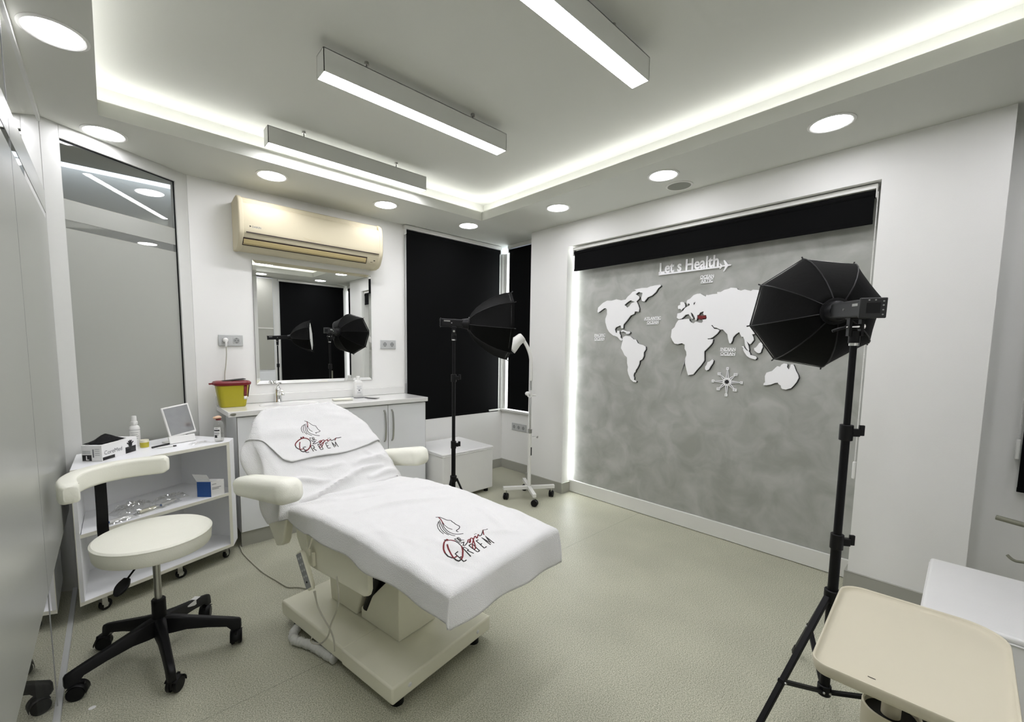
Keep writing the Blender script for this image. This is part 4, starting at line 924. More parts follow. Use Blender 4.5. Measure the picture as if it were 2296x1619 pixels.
for z, hh, a0, a1 in ((0.070, 0.008, -2.8, -1.6), (0.058, 0.002, -2.8, -1.7), (0.053, 0.002, -2.8, -1.6), (0.028, 0.016, -2.7, -2.1), (0.045, 0.002, -2.8, -1.8), (0.084, 0.002, -2.5, -1.9)):
    g.add([p+Vector((0.0274*math.cos(a0+(a1-a0)*i/8), 0.0274*math.sin(a0+(a1-a0)*i/8), z+dz)) for i in range(9) for dz in (0, hh)], [(2*i, 2*i+2, 2*i+3, 2*i+1) for i in range(8)])
g.build('print', DARKGREY, lb)
G().lathe([(0.0145, 0.136), (0.0145, 0.143), (0.0135, 0.144)], p).build('neck_ring', REDP, t)
g = G().sphere(p+Vector((-0.006, 0, 0.152)), 0.019, (1.25, 0.9, 0.5), 16)
for i, v in enumerate(g.v): g.v[i] = v+Vector((0, 0, 0.004*mn.noise(v*60)))
g.build('cap', ORANGE, t)

# mid shelf
ZM = 0.4385
q = Vector((0.412, 3.030, ZM)); e1 = Vector((math.cos(R(25)), math.sin(R(25)), 0)); e2 = Vector((-e1.y, e1.x, 0))
e1 = Vector((math.cos(R(14)), math.sin(R(14)), 0)); e2 = Vector((math.cos(R(140)), math.sin(R(140)), 0))
t = thing('medicine_box', 'open blue and white cardboard box on the middle board of the shelf trolley', 'box', q)
W_, L_, H_ = 0.074, 0.082, 0.094
th = 0.0008
P4 = [q, q+e1*W_, q+e1*W_+e2*L_, q+e2*L_]
g = G().prism([v for v in P4], UPV*0.001)
g.prism([P4[0], P4[1], P4[1]+UPV*H_, P4[0]+UPV*H_], e2*th); g.prism([P4[1], P4[2], P4[2]+UPV*H_, P4[1]+UPV*H_], -e1*th)
g.prism([P4[3], P4[2], P4[2]+UPV*H_, P4[3]+UPV*H_], -e2*th); g.prism([P4[0], P4[3], P4[3]+UPV*H_, P4[0]+UPV*H_], e1*th)
g.build('carton', PAPERW, t)
G().prism([P4[0]-e1*0.0008, P4[3]-e1*0.0008, P4[3]-e1*0.0008+UPV*H_, P4[0]-e1*0.0008+UPV*H_], e1*0.0006).build('blue_side', BLUEP, t)
lidd = (UPV*0.9-e1*0.25+e2*0.2).normalized()
G().prism([P4[0]+UPV*H_, P4[3]+UPV*H_, P4[3]+UPV*H_+lidd*0.055, P4[0]+UPV*H_+lidd*0.05], e1*th).build('lid_flap', PAPERW, t)
G().prism([P4[2]+UPV*H_, P4[1]+UPV*H_, P4[1]+UPV*(H_-0.002)-e1*0.028+e2*0.006, P4[2]+UPV*(H_-0.012)-e1*0.028], UPV*th).build('inner_flap', PAPERW, t)
g = G()
fn_ = Vector((e1.y, -e1.x, 0))
for z, a, b in ((0.074, 0.006, 0.030), (0.052, 0.006, 0.056), (0.044, 0.006, 0.044)):
    g.prism([q+e1*a+UPV*z, q+e1*b+UPV*z, q+e1*b+UPV*(z+0.003), q+e1*a+UPV*(z+0.003)], fn_*0.0004)
g.build('print', PRINTG, t)

def packet(c, yaw, L, w, label, k):
    """syringe in a clear peel pouch"""
    c = Vector(c); a = Vector((math.cos(yaw), math.sin(yaw), 0)); s = Vector((-a.y, a.x, 0))
    t = thing('wrapped_syringe', label, 'syringe packet', c, 'wrapped syringes on the shelf trolley')
    G().cyl(c-a*L*0.38+UPV*0.011, c+a*L*0.25+UPV*0.011, 0.0085, seg=16).build('barrel', FROSTP if k % 2 else WHITEP, t)
    G().cyl(c+a*L*0.25+UPV*0.011, c+a*L*0.42+UPV*0.011, 0.004, seg=12).build('plunger', WHITEP, t)
    G().cyl(c-a*L*0.46+UPV*0.011, c-a*L*0.38+UPV*0.011, 0.003, 0.006, seg=12).build('tip_cap', BLUEP if k % 2 == 0 else SOCKIN, t)
    def fn(u_, v_):
        x = (u_-0.5)*L*1.12; y = (v_-0.5)*w
        z = 0.021*max(0, 1-(abs(v_-0.5)*2)**2)*max(0.05, 1-(abs(u_-0.5)*2)**6)+0.003*mn.noise(Vector((u_*7, v_*5, k)))
        return c+a*x+s*y+UPV*(0.0012+max(0, z))
    G().grid(fn, 18, 10).build('pouch', FILM, t, angle=15)
packet((-0.005, 2.905, ZM), R(26), 0.13, 0.05, 'wrapped syringe behind the stool backrest bar, nearest the glass partition', 0)
packet((0.115, 2.985, ZM), R(30), 0.13, 0.05, 'wrapped syringe in the middle of the packets, white barrel showing', 1)
packet((0.205, 3.045, ZM), R(40), 0.12, 0.05, 'wrapped syringe at the right end of the packets on the middle board', 2)
crumple('clear_bag', (0.05, 3.06, ZM), 0.10, 0.05, 0.045, 9, 'crumpled clear plastic bag behind the wrapped syringes', 'plastic bag', FILM, rot=0.5)
crumple('clear_bag', (0.225, 3.14, ZM), 0.085, 0.035, 0.035, 14, 'crumpled clear plastic bag nearest the blue and white box', 'plastic bag', FILM, rot=0.35)

# ------------------------------------------------------------------ cube seats
def cube_seat(x0, x1, y0, y1, h, label):
    t = thing('cube_seat', label, 'ottoman', ((x0+x1)/2, (y0+y1)/2, 0), 'white cube seats')
    G().box(x0+0.002, x1-0.002, y0+0.002, y1-0.002, 0.035, h-0.018).build('body_cover', WHITELEATHER, t, bevel=0.012, seg=3)
    def top(a, b):
        return None
    G().box(x0, x1, y0, y1, h-0.024, h).build('seat_cover', WHITELEATHER, t, bevel=0.010, seg=4)
    g = G()
    pts = [Vector((x0, y0, h-0.024)), Vector((x1, y0, h-0.024)), Vector((x1, y1, h-0.024)), Vector((x0, y1, h-0.024))]
    for i in range(4):
        g.cyl(pts[i], pts[(i+1) % 4], 0.0035, seg=8)
    g.build('piping', WHITELEATHER, t)
    for fx_ in (x0+0.05, x1-0.05):
        for fy_ in (y0+0.05, y1-0.05):
            G().cyl((fx_, fy_, 0), (fx_, fy_, 0.036), 0.022, seg=18).build('foot', BLACK, t)
cube_seat(2.090, 2.675, 2.985, 3.535, 0.442, 'white leatherette cube seat under the large black blind')
cube_seat(2.125, 2.705, -0.50, 0.052, 0.442, 'white leatherette cube seat at the right edge behind the beige tray')

# tall cabinet against the near wall, seen only in the wall mirror
t = thing('tall_cabinet', 'tall cabinet with grey doors, seen at the left in the wall mirror', 'cabinet', (1.62, -0.60, 0))
G().box(1.22, 2.03, -0.668, -0.55, 0.06, 2.48).build('body', LACQ, t)
for x0_ in (1.235, 1.63):
    d = G().box(x0_, x0_+0.385, -0.548, -0.532, 0.99, 2.46).build('door', TAUPE, t, bevel=0.002)
    G().box(x0_, x0_+0.385, -0.531, -0.528, 1.655, 1.67).build('rail', TRIMW, d)
    for z in (0.12, 0.40, 0.68):
        G().box(x0_, x0_+0.385, -0.548, -0.532, z, z+0.265).build('drawer', LACQ, t, bevel=0.002)
G().box(1.25, 2.0, -0.66, -0.56, 0.0, 0.06).build('plinth', TAUPE, t)

# ------------------------------------------------------------------ treatment bed (local frame: u foot->head, w left->right)
BF = Vector((0.70, 1.318, 0)); BU = Vector((-0.165, 0.986, 0)); BW = Vector((0.986, 0.165, 0))
def B(u, w, z): return BF+BU*u+BW*w+Vector((0, 0, z))
bed = thing('treatment_bed', 'cream electric treatment bed with raised backrest, draped in white towels', 'treatment bed', B(0.43, 0.28, 0))
def bbox(u0, u1, w0, w1, z0, z1): return G().prism([B(u0, w0, z0), B(u1, w0, z0), B(u1, w1, z0), B(u0, w1, z0)], (0, 0, z1-z0))
def bprof(prof, w0, w1): return G().prism([B(u, w0, z) for u, z in prof], BW*(w1-w0))
bp = bbox(0.33, 0.87, 0.006, 0.558, 0.045, 0.113).build('base_plate', CREAMSTEEL, bed, bevel=0.008, seg=3)
bbox(0.0, 0.335, 0.0, 0.564, 0.047, 0.115).build('base_plate', CREAMSTEEL, bed, bevel=0.008, seg=3)
for uu in (0.05, 0.80):
    for ww in (0.06, 0.50):
        g = G().cyl(B(uu, ww, 0), B(uu, ww, 0.028), 0.026, seg=20); g.cyl(B(uu, ww, 0.028), B(uu, ww, 0.047), 0.010, seg=12)
        g.build('levelling_foot', BLACK, bed)
for ww in (0.082, 0.475):
    G().cyl(B(0.0, ww, 0.082), B(-0.004, ww, 0.082), 0.009, 0.006, seg=16).build('screw_cap', WHITEP, bed)
bprof([(0.18, 0.116), (0.45, 0.116), (0.45, 0.165), (0.27, 0.345), (0.18, 0.43)], 0.175, 0.385).build('pedestal', CREAMSTEEL, bed, bevel=0.004)
bprof([(0.485, 0.116), (0.70, 0.116), (0.72, 0.30), (0.70, 0.47), (0.40, 0.47), (0.405, 0.30)], 0.172, 0.39).build('pedestal', CREAMSTEEL, bed, bevel=0.004)
g = bprof([(0.452, 0.118), (0.484, 0.118), (0.40, 0.30), (0.39, 0.50), (0.20, 0.52), (0.19, 0.44)], 0.20, 0.36)
g.cyl(B(0.42, 0.185, 0.17), B(0.28, 0.185, 0.44), 0.018, seg=14)
g.cyl(B(0.42, 0.37, 0.17), B(0.28, 0.37, 0.44), 0.018, seg=14)
g.build('lift_linkage', BLACK, bed)
g = bbox(-0.20, 0.80, 0.09, 0.13, 0.50, 0.545); h = bbox(-0.20, 0.80, 0.42, 0.46, 0.50, 0.545); g.add(h.v, h.f)
h = bbox(-0.22, -0.18, 0.09, 0.46, 0.50, 0.545); g.add(h.v, h.f)
g.build('under_frame', BLACKMETAL, bed, bevel=0.003)
pan = [(0.665, 0.575), (0.12, 0.575), (0.118, 0.45), (0.128, 0.425), (0.155, 0.414), (0.54, 0.402), (0.60, 0.42), (0.66, 0.50)]
for w0 in (-0.012, 0.532):
    bprof(pan, w0, w0+0.022).build('side_panel', CREAM, bed, bevel=0.007, seg=3)

def ztop(u):
    P_ = ((-0.40, 0.612), (-0.32, 0.628), (-0.16, 0.646), (0.0, 0.657), (0.2, 0.672), (0.4, 0.672), (0.56, 0.655), (0.66, 0.646), (0.8, 0.64))
    if u <= P_[0][0]: return P_[0][1]
    for (a, za), (b, zb) in zip(P_[:-1], P_[1:]):
        if u <= b:
            t = (u-a)/(b-a); t = t*t*(3-2*t)*0.5+t*0.5; return za+(zb-za)*t
    return P_[-1][1]
WC, HW = 0.27, 0.31
BA = R(42)
def hw_back(s):
    if s <= 0.2: return HW
    q = min(0.999, (s-0.2)/0.405)
    return HW*(1-q**3.5)**0.42
def cs(s):
    return WC-0.04*max(0.0, min(1.0, (s-0.2)/0.36))
def seat_section(u0, u1, n, nm):
    us = [u0+(u1-u0)*i/n for i in range(n+1)]
    prof = [(u, ztop(u)-0.012) for u in us]+[(u, ztop(u)-0.075) for u in reversed(us)]
    bprof(prof, WC-HW+0.008, WC+HW-0.008).build(nm, CREAM, bed, bevel=0.014, seg=3)
seat_section(-0.318, 0.155, 10, 'leg_rest'); seat_section(0.16, 0.66, 10, 'seat')
# backrest cushion
def back_pt(s, w, off):
    """s up the backrest, off along its normal"""
    return B(0.66+s*math.cos(BA)-off*math.sin(BA), w, 0.650+s*math.sin(BA)+off*math.cos(BA))
g = G()
ss = [0.0, 0.1, 0.2, 0.27, 0.33, 0.39, 0.44, 0.49, 0.53, 0.56, 0.58, 0.592]
left = [(s, cs(s)-hw_back(s)+0.008) for s in ss]; right = [(s, cs(s)+hw_back(s)-0.008) for s in reversed(ss)]
loop = left+right
g.prism([back_pt(s, w, -0.085) for s, w in loop], back_pt(0, 0, 0.0)-back_pt(0, 0, 0.077))
g.v = []; g.f = []; g.mi = []
g.prism([back_pt(s, w, -0.088) for s, w in loop], back_pt(0, 0, -0.010)-back_pt(0, 0, -0.088))
g.build('backrest', CREAM, bed, bevel=0.016, seg=3)
tri = [(1.02, 0.64), (0.72, 0.645), (0.700, 0.60), (0.735, 0.47), (0.755, 0.442), (0.785, 0.432), (0.812, 0.425), (0.83, 0.45)]
for w0 in (-0.036, 0.536):
    bprof(tri, w0, w0+0.040).build('arm_bracket', CREAM, bed, bevel=0.008, seg=3)
for w0, zo in ((-0.112, 0.0), (0.668, -0.018)):
    a = B(0.472 if w0 < 0 else 0.57, w0, 0.778+zo); b = B(0.955, w0, 0.708+zo)
    d = (b-a).normalized(); up = BW.cross(d)
    if up.z < 0: up = -up
    g = G(); rings = []
    L = (b-a).length; N_ = 22
    for k in range(N_+1):
        t = k/N_; e = min(t, 1-t)*L
        q = min(1.0, e/0.055); f_ = math.sqrt(max(0.0, 1-(1-q)**2))*0.55+0.45 if k not in (0, N_) else 0.45
        hh = 0.047*f_*(1.12-0.2*t); ww = 0.058*f_
        c = a+d*(t*L)
        rings.append([c+BW*x+up*y for x, y in rrect(0, 0, ww, hh, min(ww, hh)*0.72, 5)])
    loft(g, rings)
    ar = g.build('armrest', STOOLW, bed, angle=50)
    G().cyl(B(0.78, w0+(0.04 if w0 < 0 else -0.04), 0.66+zo), B(0.78, w0*0.8+(0.05 if w0 < 0 else 0.02), 0.71+zo), 0.012, seg=12).build('arm_post', STEEL, bed)

# cloth surfaces ------------------------------------------------------------
FOLDS = [  # (u0, w0, u1, w1, width, height) soft ridges in the cloth over seat and leg rest
    (0.31, 0.08, 0.17, 0.46, 0.018, 0.009), (0.0, 0.47, -0.22, 0.39, 0.016, 0.008), (0.22, 0.05, -0.18, -0.02, 0.02, 0.004),
    (0.70, 0.06, 0.46, 0.39, 0.016, 0.010), (0.62, 0.02, 0.54, 0.14, 0.012, 0.010), (-0.28, 0.42, -0.14, 0.30, 0.014, 0.006),
    (0.52, 0.10, 0.42, 0.30, 0.014, -0.005), (0.66, 0.20, 0.60, 0.50, 0.016, 0.008), (0.60, 0.30, 0.50, 0.57, 0.014, 0.006),
    (-0.31, 0.16, -0.05, 0.13, 0.02, 0.006), (-0.32, 0.50, -0.10, 0.56, 0.02, 0.006), (0.36, 0.40, 0.28, 0.58, 0.016, 0.006),
    (0.10, 0.02, -0.10, 0.08, 0.014, 0.004), (-0.18, 0.06, -0.32, 0.10, 0.014, -0.005)]
BFOLDS = [(0.02, 0.02, 0.05, 0.30, 0.012, 0.012), (0.06, 0.20, 0.10, 0.50, 0.012, 0.010), (0.12, 0.0, 0.09, 0.18, 0.012, 0.010), (0.13, 0.35, 0.17, 0.56, 0.012, 0.009),
          (0.05, 0.40, 0.03, 0.58, 0.014, 0.010), (0.18, 0.10, 0.15, 0.30, 0.010, 0.006), (0.20, 0.46, 0.10, 0.57, 0.012, 0.008), (-0.02, 0.0, -0.01, 0.55, 0.016, 0.008)]
def folds(lst, a, b):
    h = 0
    for u0, w0, u1, w1, wd, ht in lst:
        du, dw = u1-u0, w1-w0; L2 = du*du+dw*dw
        t = ((a-u0)*du+(b-w0)*dw)/L2; tc = max(0, min(1, t))
        dx, dy = a-u0-du*tc, b-w0-dw*tc
        bend = 0.012*math.sin(tc*5+u0*30)
        d2 = (dx*dx+dy*dy)**0.5 - abs(bend)*0
        h += 1.9*ht*math.exp(-((math.hypot(dx+bend, dy))/wd)**2)*(0.35+0.65*math.sin(math.pi*min(1, max(0, tc)))) 
    return h
def body_surf(a, b, lift=0.0):
    """a: path from the foot edge (a<0 hangs at the foot), b: across, measured from the bed's middle line"""
    UF = -0.328; A1 = 0.66-UF
    hw = HW; 
    if a <= A1:
        u = UF+max(a, 0.0); s = None
    else:
        s = a-A1; hw = hw_back(min(s, 0.56))
    ex = max(0.0, abs(b)-hw); fx_ = max(0.0, -a)
    sg = 1 if b > 0 else -1
    w = (WC if s is None else cs(s))+max(-hw, min(hw, b))
    if s is None:
        z = ztop(u)+0.004
        nz = folds(FOLDS, u, WC+b if ex == 0 else w)+0.007*mn.noise(Vector((u*6, w*4, 3)))+0.0028*mn.noise(Vector((u*20, w*15, 7)))
        drop = max(ex, fx_)
        # round the edges a little
        rim = 0.0
        e = min(hw-abs(b) if ex == 0 else 0, a if fx_ == 0 else 0, 9)
        if e < 0.02: rim = 0.010*(1-e/0.02)**2
        flare = 0.006*math.sin(u*17+1.0)+0.003*math.sin(u*41+b*6)
        if ex > 0: w += sg*(0.006+max(0, 0.5*flare+0.010)*min(1, ex/0.08))
        if fx_ > 0: u -= (0.006+(0.010+0.006*math.sin(b*23))*min(1, fx_/0.12))
        p = B(u, w, z+lift+(nz if drop == 0 else nz*max(0, 1-drop/0.03))-rim-drop)
        return p
    nz = folds(BFOLDS, s, w)+0.008*mn.noise(Vector((s*12, w*5, 13)))+0.003*mn.noise(Vector((s*30, w*14, 17)))
    e = hw-abs(b) if ex == 0 else 0
    rim = 0.012*(1-e/0.025)**2 if e < 0.025 else 0
    blend = min(1, s/0.05)
    q = back_pt(s, w, 0.002+lift+(nz-rim)*(1 if ex == 0 else max(0, 1-ex/0.04)))
    if ex > 0:
        k_ = (0.012 if sg > 0 else 0.026)*min(1, ex/0.08)
        q = q+Vector((0, 0, -ex*0.92))+BW*sg*(0.006+k_*(1+0.8*math.sin(s*30+1+ex*14)+0.5*math.sin(ex*45+s*9)))+BU*ex*0.10
    return q
NU, NB = 190, 120
def body_fn(i, j):
    a0, a1 = -0.115, 0.328+0.66+0.50
    a = a0+(a1-a0)*i
    u = -0.328+a
    # hem drop varies along the bed
    dl = 0.088+0.005*math.sin(u*9+0.5)+0.006*math.sin(u*23)
    dr = 0.150-0.05*max(0, min(1, (u+0.3)/0.5))
    if a > 0.988:
        k = min(1, (a-0.988)/0.15); dl = 0.06+0.16*k; dr = 0.05+0.10*k
    elif u > 0.50: dl = dl*(1-(u-0.50)/0.16*0.55)
    b0, b1 = -(HW+dl), HW+dr
    if a > 0.988:
        hw = hw_back(min(a-0.988, 0.56)); b0, b1 = -(hw+dl), hw+dr
    if a < 0: b1 = HW+0.150
    b = b0+(b1-b0)*j
    if a < 0: a *= (0.82+0.48*j+0.03*math.sin(j*11))
    return body_surf(a, b)
t = thing('body_towel', 'large white towel with an embroidered logo covering the seat and foot of the treatment bed', 'towel', B(0.1, 0.27, 0.66), 'white towels on the treatment bed')
G().grid(body_fn, NU, NB).build('cloth', TOWEL, t, solid=0.004, angle=80)

def pt_normal(fn, a, b, e=0.003):
    p = fn(a, b); n = (fn(a+e, b)-fn(a-e, b)).cross(fn(a, b+e)-fn(a, b-e)).normalized()
    if n.z < 0: n = -n
    return p, n
def logo(strokes, surf, parent, wk, tf):
    gk, gr = G(), [G(), G(), G()]
    for col, wd, pts in strokes:
        if wd >= 5:
            um = tf((pts[0][0]+pts[1][0])/2, (pts[0][1]+pts[1][1])/2); p, n = pt_normal(surf, *um)
            (gk if col == 'k' else gr[0]).lathe([(0.0, 0.0034), (0.0042*wk/0.003, 0.0032), (0.0045*wk/0.003, 0.0022), (0.0045*wk/0.003, 0.0005)], p, n, 16)
            continue
        q = [Vector((*tf(u, w), 0)) for u, w in pts]
        q = spline(q, 3) if len(q) > 6 else [q[0].lerp(q[1], k/3) for k in range(3)]+[x for a_, b_ in zip(q[1:-1], q[2:]) for x in [a_.lerp(b_, k/3) for k in range(3)]]+[q[-1]]
        P_, N_ = [], []
        for v in q:
            p, n = pt_normal(surf, v.x, v.y); P_.append(p+n*0.0026); N_.append(n)
        (gk if col == 'k' else gr[0 if wd >= 2 else 1 if wd < 1.35 else 2]).ribbon(P_, N_, wk*(wd if wd < 2 else 0.3+wd*0.62))
    gk.build('embroidered_logo', THREADK, parent, solid=0.0008, label='black stitched part of the logo')
    for q in gr: q.build('embroidered_logo', THREADR, parent, solid=0.0009, label='dark red stitched part of the logo')
logo(LOGO_STROKES, lambda u, w: body_surf(u+0.328, w-WC), t, 0.0030, lambda u, w: (u, w))

# towel over the head end
def head_surf(s, b, lift=0.007):
    if s <= 0.56: return body_surf(0.988+s, b, lift)
    e = s-0.56; q = body_surf(0.988+0.56, b, lift)
    k = min(1, e/0.05)
    return q+BU*(0.02*k)+Vector((0, 0, 0.008*math.sin(math.pi*min(1, e/0.06))-max(0, e-0.01)))
HL = [(0.235, 0.02), (0.225, 0.52)]
HEM = ((0.52, -0.43), (0.43, -0.335), (0.362, -0.276), (0.242, -0.246), (0.220, -0.219), (0.219, -0.007), (0.230, 0.220), (0.249, 0.290), (0.275, 0.365))
HK = (0.0, 0.09, 0.17, 0.27, 0.32, 0.56, 0.80, 0.90, 1.0)
def head_fn(i, j):
    k = 0
    while k < 7 and j > HK[k+1]: k += 1
    t_ = (j-HK[k])/(HK[k+1]-HK[k]); s0 = HEM[k][0]+(HEM[k+1][0]-HEM[k][0])*t_; b0 = HEM[k][1]+(HEM[k+1][1]-HEM[k][1])*t_
    s0 += 0.005*math.sin(j*17)
    s1 = 0.66; hw = hw_back(0.56); b1 = -(hw+0.15)+(2*hw+0.15+0.08)*j
    s = s0+(s1-s0)*i; q = i**1.3
    b = b0+(b1-b0)*q
    hw2 = hw_back(min(s, 0.56)); 
    # stay just past the cushion's own outline at both ends
    lim0, lim1 = -(hw2+0.17), hw2+0.09
    b = max(lim0, min(lim1, b))
    return head_surf(s, b, hl(s, b))
def hl(s, b): return 0.0125+0.006*mn.noise(Vector((s*9, b*7, 31)))+0.006*mn.noise(Vector((s*16, b*5, 3)))
t2 = thing('head_towel', 'smaller white towel with an embroidered logo folded over the raised head end of the bed', 'towel', B(1.0, 0.27, 1.0), 'white towels on the treatment bed')
G().grid(head_fn, 60, 90).build('cloth', TOWEL, t2, solid=0.004, angle=80)
hem = [head_fn(0.012, j/60) for j in range(3, 58)]
g = G(); g.tube(hem, 0.0028, seg=8, smooth=False); g.build('hem', TOWEL, t2)
def htf(u, w):
    return tuple(u*HEAD_LOGO_FIT[0][k]+w*HEAD_LOGO_FIT[1][k]+HEAD_LOGO_FIT[2][k] for k in range(2))
logo(LOGO_STROKES, lambda s, w: head_surf(s, w-WC, hl(s, w-WC)), t2, 0.0026, htf)

# hand control, its cords, wrapped cord, power lead
t = thing('hand_control', 'pale hand control with grey keypad hanging on the side of the treatment bed', 'remote control', B(0.5, -0.06, 0.42))
ca = Vector((0.556, 1.846, 0.487)); cb = Vector((0.571, 1.758, 0.350)); d = (cb-ca).normalized(); out = -BW
out = (out-d*out.dot(d)+BU*-0.25).normalized(); out = (out-d*out.dot(d)).normalized(); s = d.cross(out)
c = (ca+cb)/2; L = (cb-ca).length/2
g = G(); rings = []
for k in range(11):
    tt = k/10; w_ = 0.0235*(0.80+0.20*math.sin(math.pi*min(1, tt*0.9+0.15)))*(0.75 if k in (0, 10) else 1)
    rings.append([ca+d*(2*L*tt)+s*x+out*y for x, y in rrect(0, 0, w_, 0.0105*(0.7 if k in (0, 10) else 1), 0.006, 3)])
loft(g, rings); g.build('casing', CREAMSTEEL, t, angle=60)
kp = G().obox(c+out*0.0107-d*0.002, s*0.0165, d*(L*0.90), out*0.0006).build('keypad', SOCKIN, t, bevel=0.0006)
g = G()
for r_ in range(4):
    for sx_ in (-1, 1):
        g.lathe([(0.0050, 0.0), (0.0046, 0.0008), (0.0030, 0.0006)], ca+d*(0.026+0.026*r_)+s*sx_*0.0075+out*0.0112, out, 14)
g.build('button', SOCK, kp)
G().cyl(ca+d*0.128+out*0.011, ca+d*0.128+out*0.0122, 0.0042, seg=14).build('stop_button', BLACK, kp)
G().tube(CONTROL_CORD, lambda q: 0.0032+0.0022*max(0, 1-q*8), seg=8).build('cord', CABLE, t)
G().tube(HANGING_CORD, 0.0032, seg=8).build('cord', CABLE, t)
o = G().tube([B(0.545, -0.022, 0.572), B(0.53, -0.03, 0.53), B(0.515, -0.035, 0.50), B(0.50, -0.03, 0.53), B(0.49, -0.022, 0.572)], 0.004, seg=6)
o.obox(B(0.515, -0.034, 0.488), BU*0.014, BW*0.002, (0, 0, 0.014)); o.obox(B(0.495, -0.022, 0.455), BU*0.004, BW*0.006, (0, 0, 0.03))
o.build('hanging_strap', CREAM, t)
g = G(); wr = spline([Vector(p) for p in WRAPPED_CORD], 8)
def wr_r(tt): return 0.019+0.0022*math.sin(tt*150)+0.0015*math.sin(tt*61)
g.tube(wr, wr_r, seg=14, smooth=False)
o = g.build('cord_bundle', mat('cling wrapped cord', lin((205,206,200)), 0.3, bump=0.8, bscale=90, var=0.12, vscale=60), angle=60)
tag(o, 'thick cord bundle wrapped in clear film on the floor beside the bed base', 'cord bundle')
FLOOR_CORD[0] = (0.586, 3.24, 0.006); FLOOR_CORD[1] = (0.583, 3.17, 0.006); FLOOR_CORD[2] = (0.579, 3.10, 0.006)
o = G().tube(FLOOR_CORD+[(0.79, 2.30, 0.006), (0.80, 2.22, 0.006)], 0.0038, seg=8).build('power_lead', CABLE)
tag(o, 'pale power lead curving over the floor between the base cabinets and the treatment bed', 'cable')

# ------------------------------------------------------------------ stool
SX, SY = 0.10, 2.27
st = thing('rolling_stool', 'ivory round rolling stool with curved backrest and black five-star base', 'stool', (SX, SY, 0))
G().lathe([(0.0, 0.492), (0.185, 0.490), (0.196, 0.494), (0.2005, 0.503), (0.2025, 0.525), (0.2045, 0.549), (0.204, 0.557), (0.198, 0.562), (0.12, 0.566), (0.0, 0.568)], (SX, SY, 0), seg=72).build('seat', STOOLW, st)
G().tube([(SX+0.2035*math.cos(2*math.pi*i/60), SY+0.2035*math.sin(2*math.pi*i/60), 0.5545) for i in range(61)], 0.0030, seg=6, smooth=False).build('seat_piping', STOOLW, st)
G().cyl((SX, SY, 0.478), (SX, SY, 0.491), 0.10, seg=32).build('seat_plate', BLACKMETAL, st)
G().cyl((SX, SY, 0.26), (SX, SY, 0.48), 0.0135, seg=24).build('gas_lift', STEEL, st)
G().lathe([(0.021, 0.15), (0.026, 0.165), (0.0255, 0.262), (0.022, 0.266)], (SX, SY, 0)).build('lift_sleeve', BLACK, st)
# backrest: bar and curved bolster
ba = R(126); rad = 0.262
bd_ = Vector((math.cos(ba), math.sin(ba), 0)); bs_ = Vector((-bd_.y, bd_.x, 0)); SC = Vector((SX, SY, 0))
pts = [SC+bd_*0.06+Vector((0, 0, 0.474)), SC+bd_*0.20+Vector((0, 0, 0.474)), SC+bd_*0.262+Vector((0, 0, 0.482)), SC+bd_*0.278+Vector((0, 0, 0.53)), SC+bd_*0.276+Vector((0, 0, 0.64)), SC+bd_*0.276+Vector((0, 0, 0.80))]
g = G(); q = spline(pts, 6)
vs = []
for k, p in enumerate(q):
    dd = (q[min(k+1, len(q)-1)]-q[max(k-1, 0)]).normalized(); n_ = bs_.cross(dd)
    vs += [p+bs_*0.021+n_*0.004, p-bs_*0.021+n_*0.004, p-bs_*0.021-n_*0.004, p+bs_*0.021-n_*0.004]
g.add(vs, [(4*k+i, 4*k+(i+1) % 4, 4*k+4+(i+1) % 4, 4*k+4+i) for k in range(len(q)-1) for i in range(4)]+[(0, 1, 2, 3), tuple(4*len(q)-4+i for i in (3, 2, 1, 0))])
g.build('backrest_bar', BLACKMETAL, st)
g = G(); rings = []; NB_ = 40
for k in range(NB_+1):
    tt = k/NB_; a = ba+R(70)-R(124)*tt
    e = min(tt, 1-tt)*0.54; qn = min(1, e/0.03); f_ = 0.70+0.30*math.sqrt(max(0, 1-(1-qn)**2))
    rr_ = rad-0.004-0.012*math.cos((tt-0.5)*math.pi*2)*-1
    c = SC+Vector((math.cos(a)*rr_, math.sin(a)*rr_, 0.796))
    dr = Vector((math.cos(a), math.sin(a), 0))
    rings.append([c+dr*x+Vector((0, 0, y)) for x, y in rrect(0, 0, 0.030*f_, 0.040*f_, 0.014, 4)])
loft(g, rings); g.build('backrest', STOOLW, st, angle=50)
g = G()
for zz, ro in ((0.829, 0.026),):
    g.tube([SC+Vector((math.cos(ba+R(67)-R(119)*i/40)*(rad-ro-0.004-0.012*math.cos((i/40-0.5)*math.pi*2)*-1), math.sin(ba+R(67)-R(119)*i/40)*(rad-ro-0.004-0.012*math.cos((i/40-0.5)*math.pi*2)*-1), zz)) for i in range(41)], 0.0016, seg=6, smooth=False)
g.build('backrest_piping', STOOLW, st)
# lever
lv = G().tube([(SX-0.03, SY-0.05, 0.482), (SX-0.06, SY-0.085, 0.47), (SX-0.10, SY-0.125, 0.435)], 0.0035, seg=8).build('lever', BLACKMETAL, st)
g = G(); rings = []
p0_ = Vector((SX-0.096, SY-0.120, 0.440)); p1_ = Vector((SX-0.132, SY-0.160, 0.398)); d = (p1_-p0_).normalized(); s = d.cross(Vector((0, 0, 1))).normalized(); n_ = s.cross(d)
for k in range(9):
    tt = k/8; ww = 0.007+0.017*math.sin(math.pi*min(1, 0.12+tt*0.80))**1.3; 
    rings.append([p0_+d*((p1_-p0_).length*tt)+s*x+n_*y for x, y in rrect(0, 0, ww*(0.55 if k == 8 else 1), 0.006*(0.6 if k == 8 else 1), 0.003, 3)])
loft(g, rings); g.build('lever_paddle', BLACK, lv, angle=60)
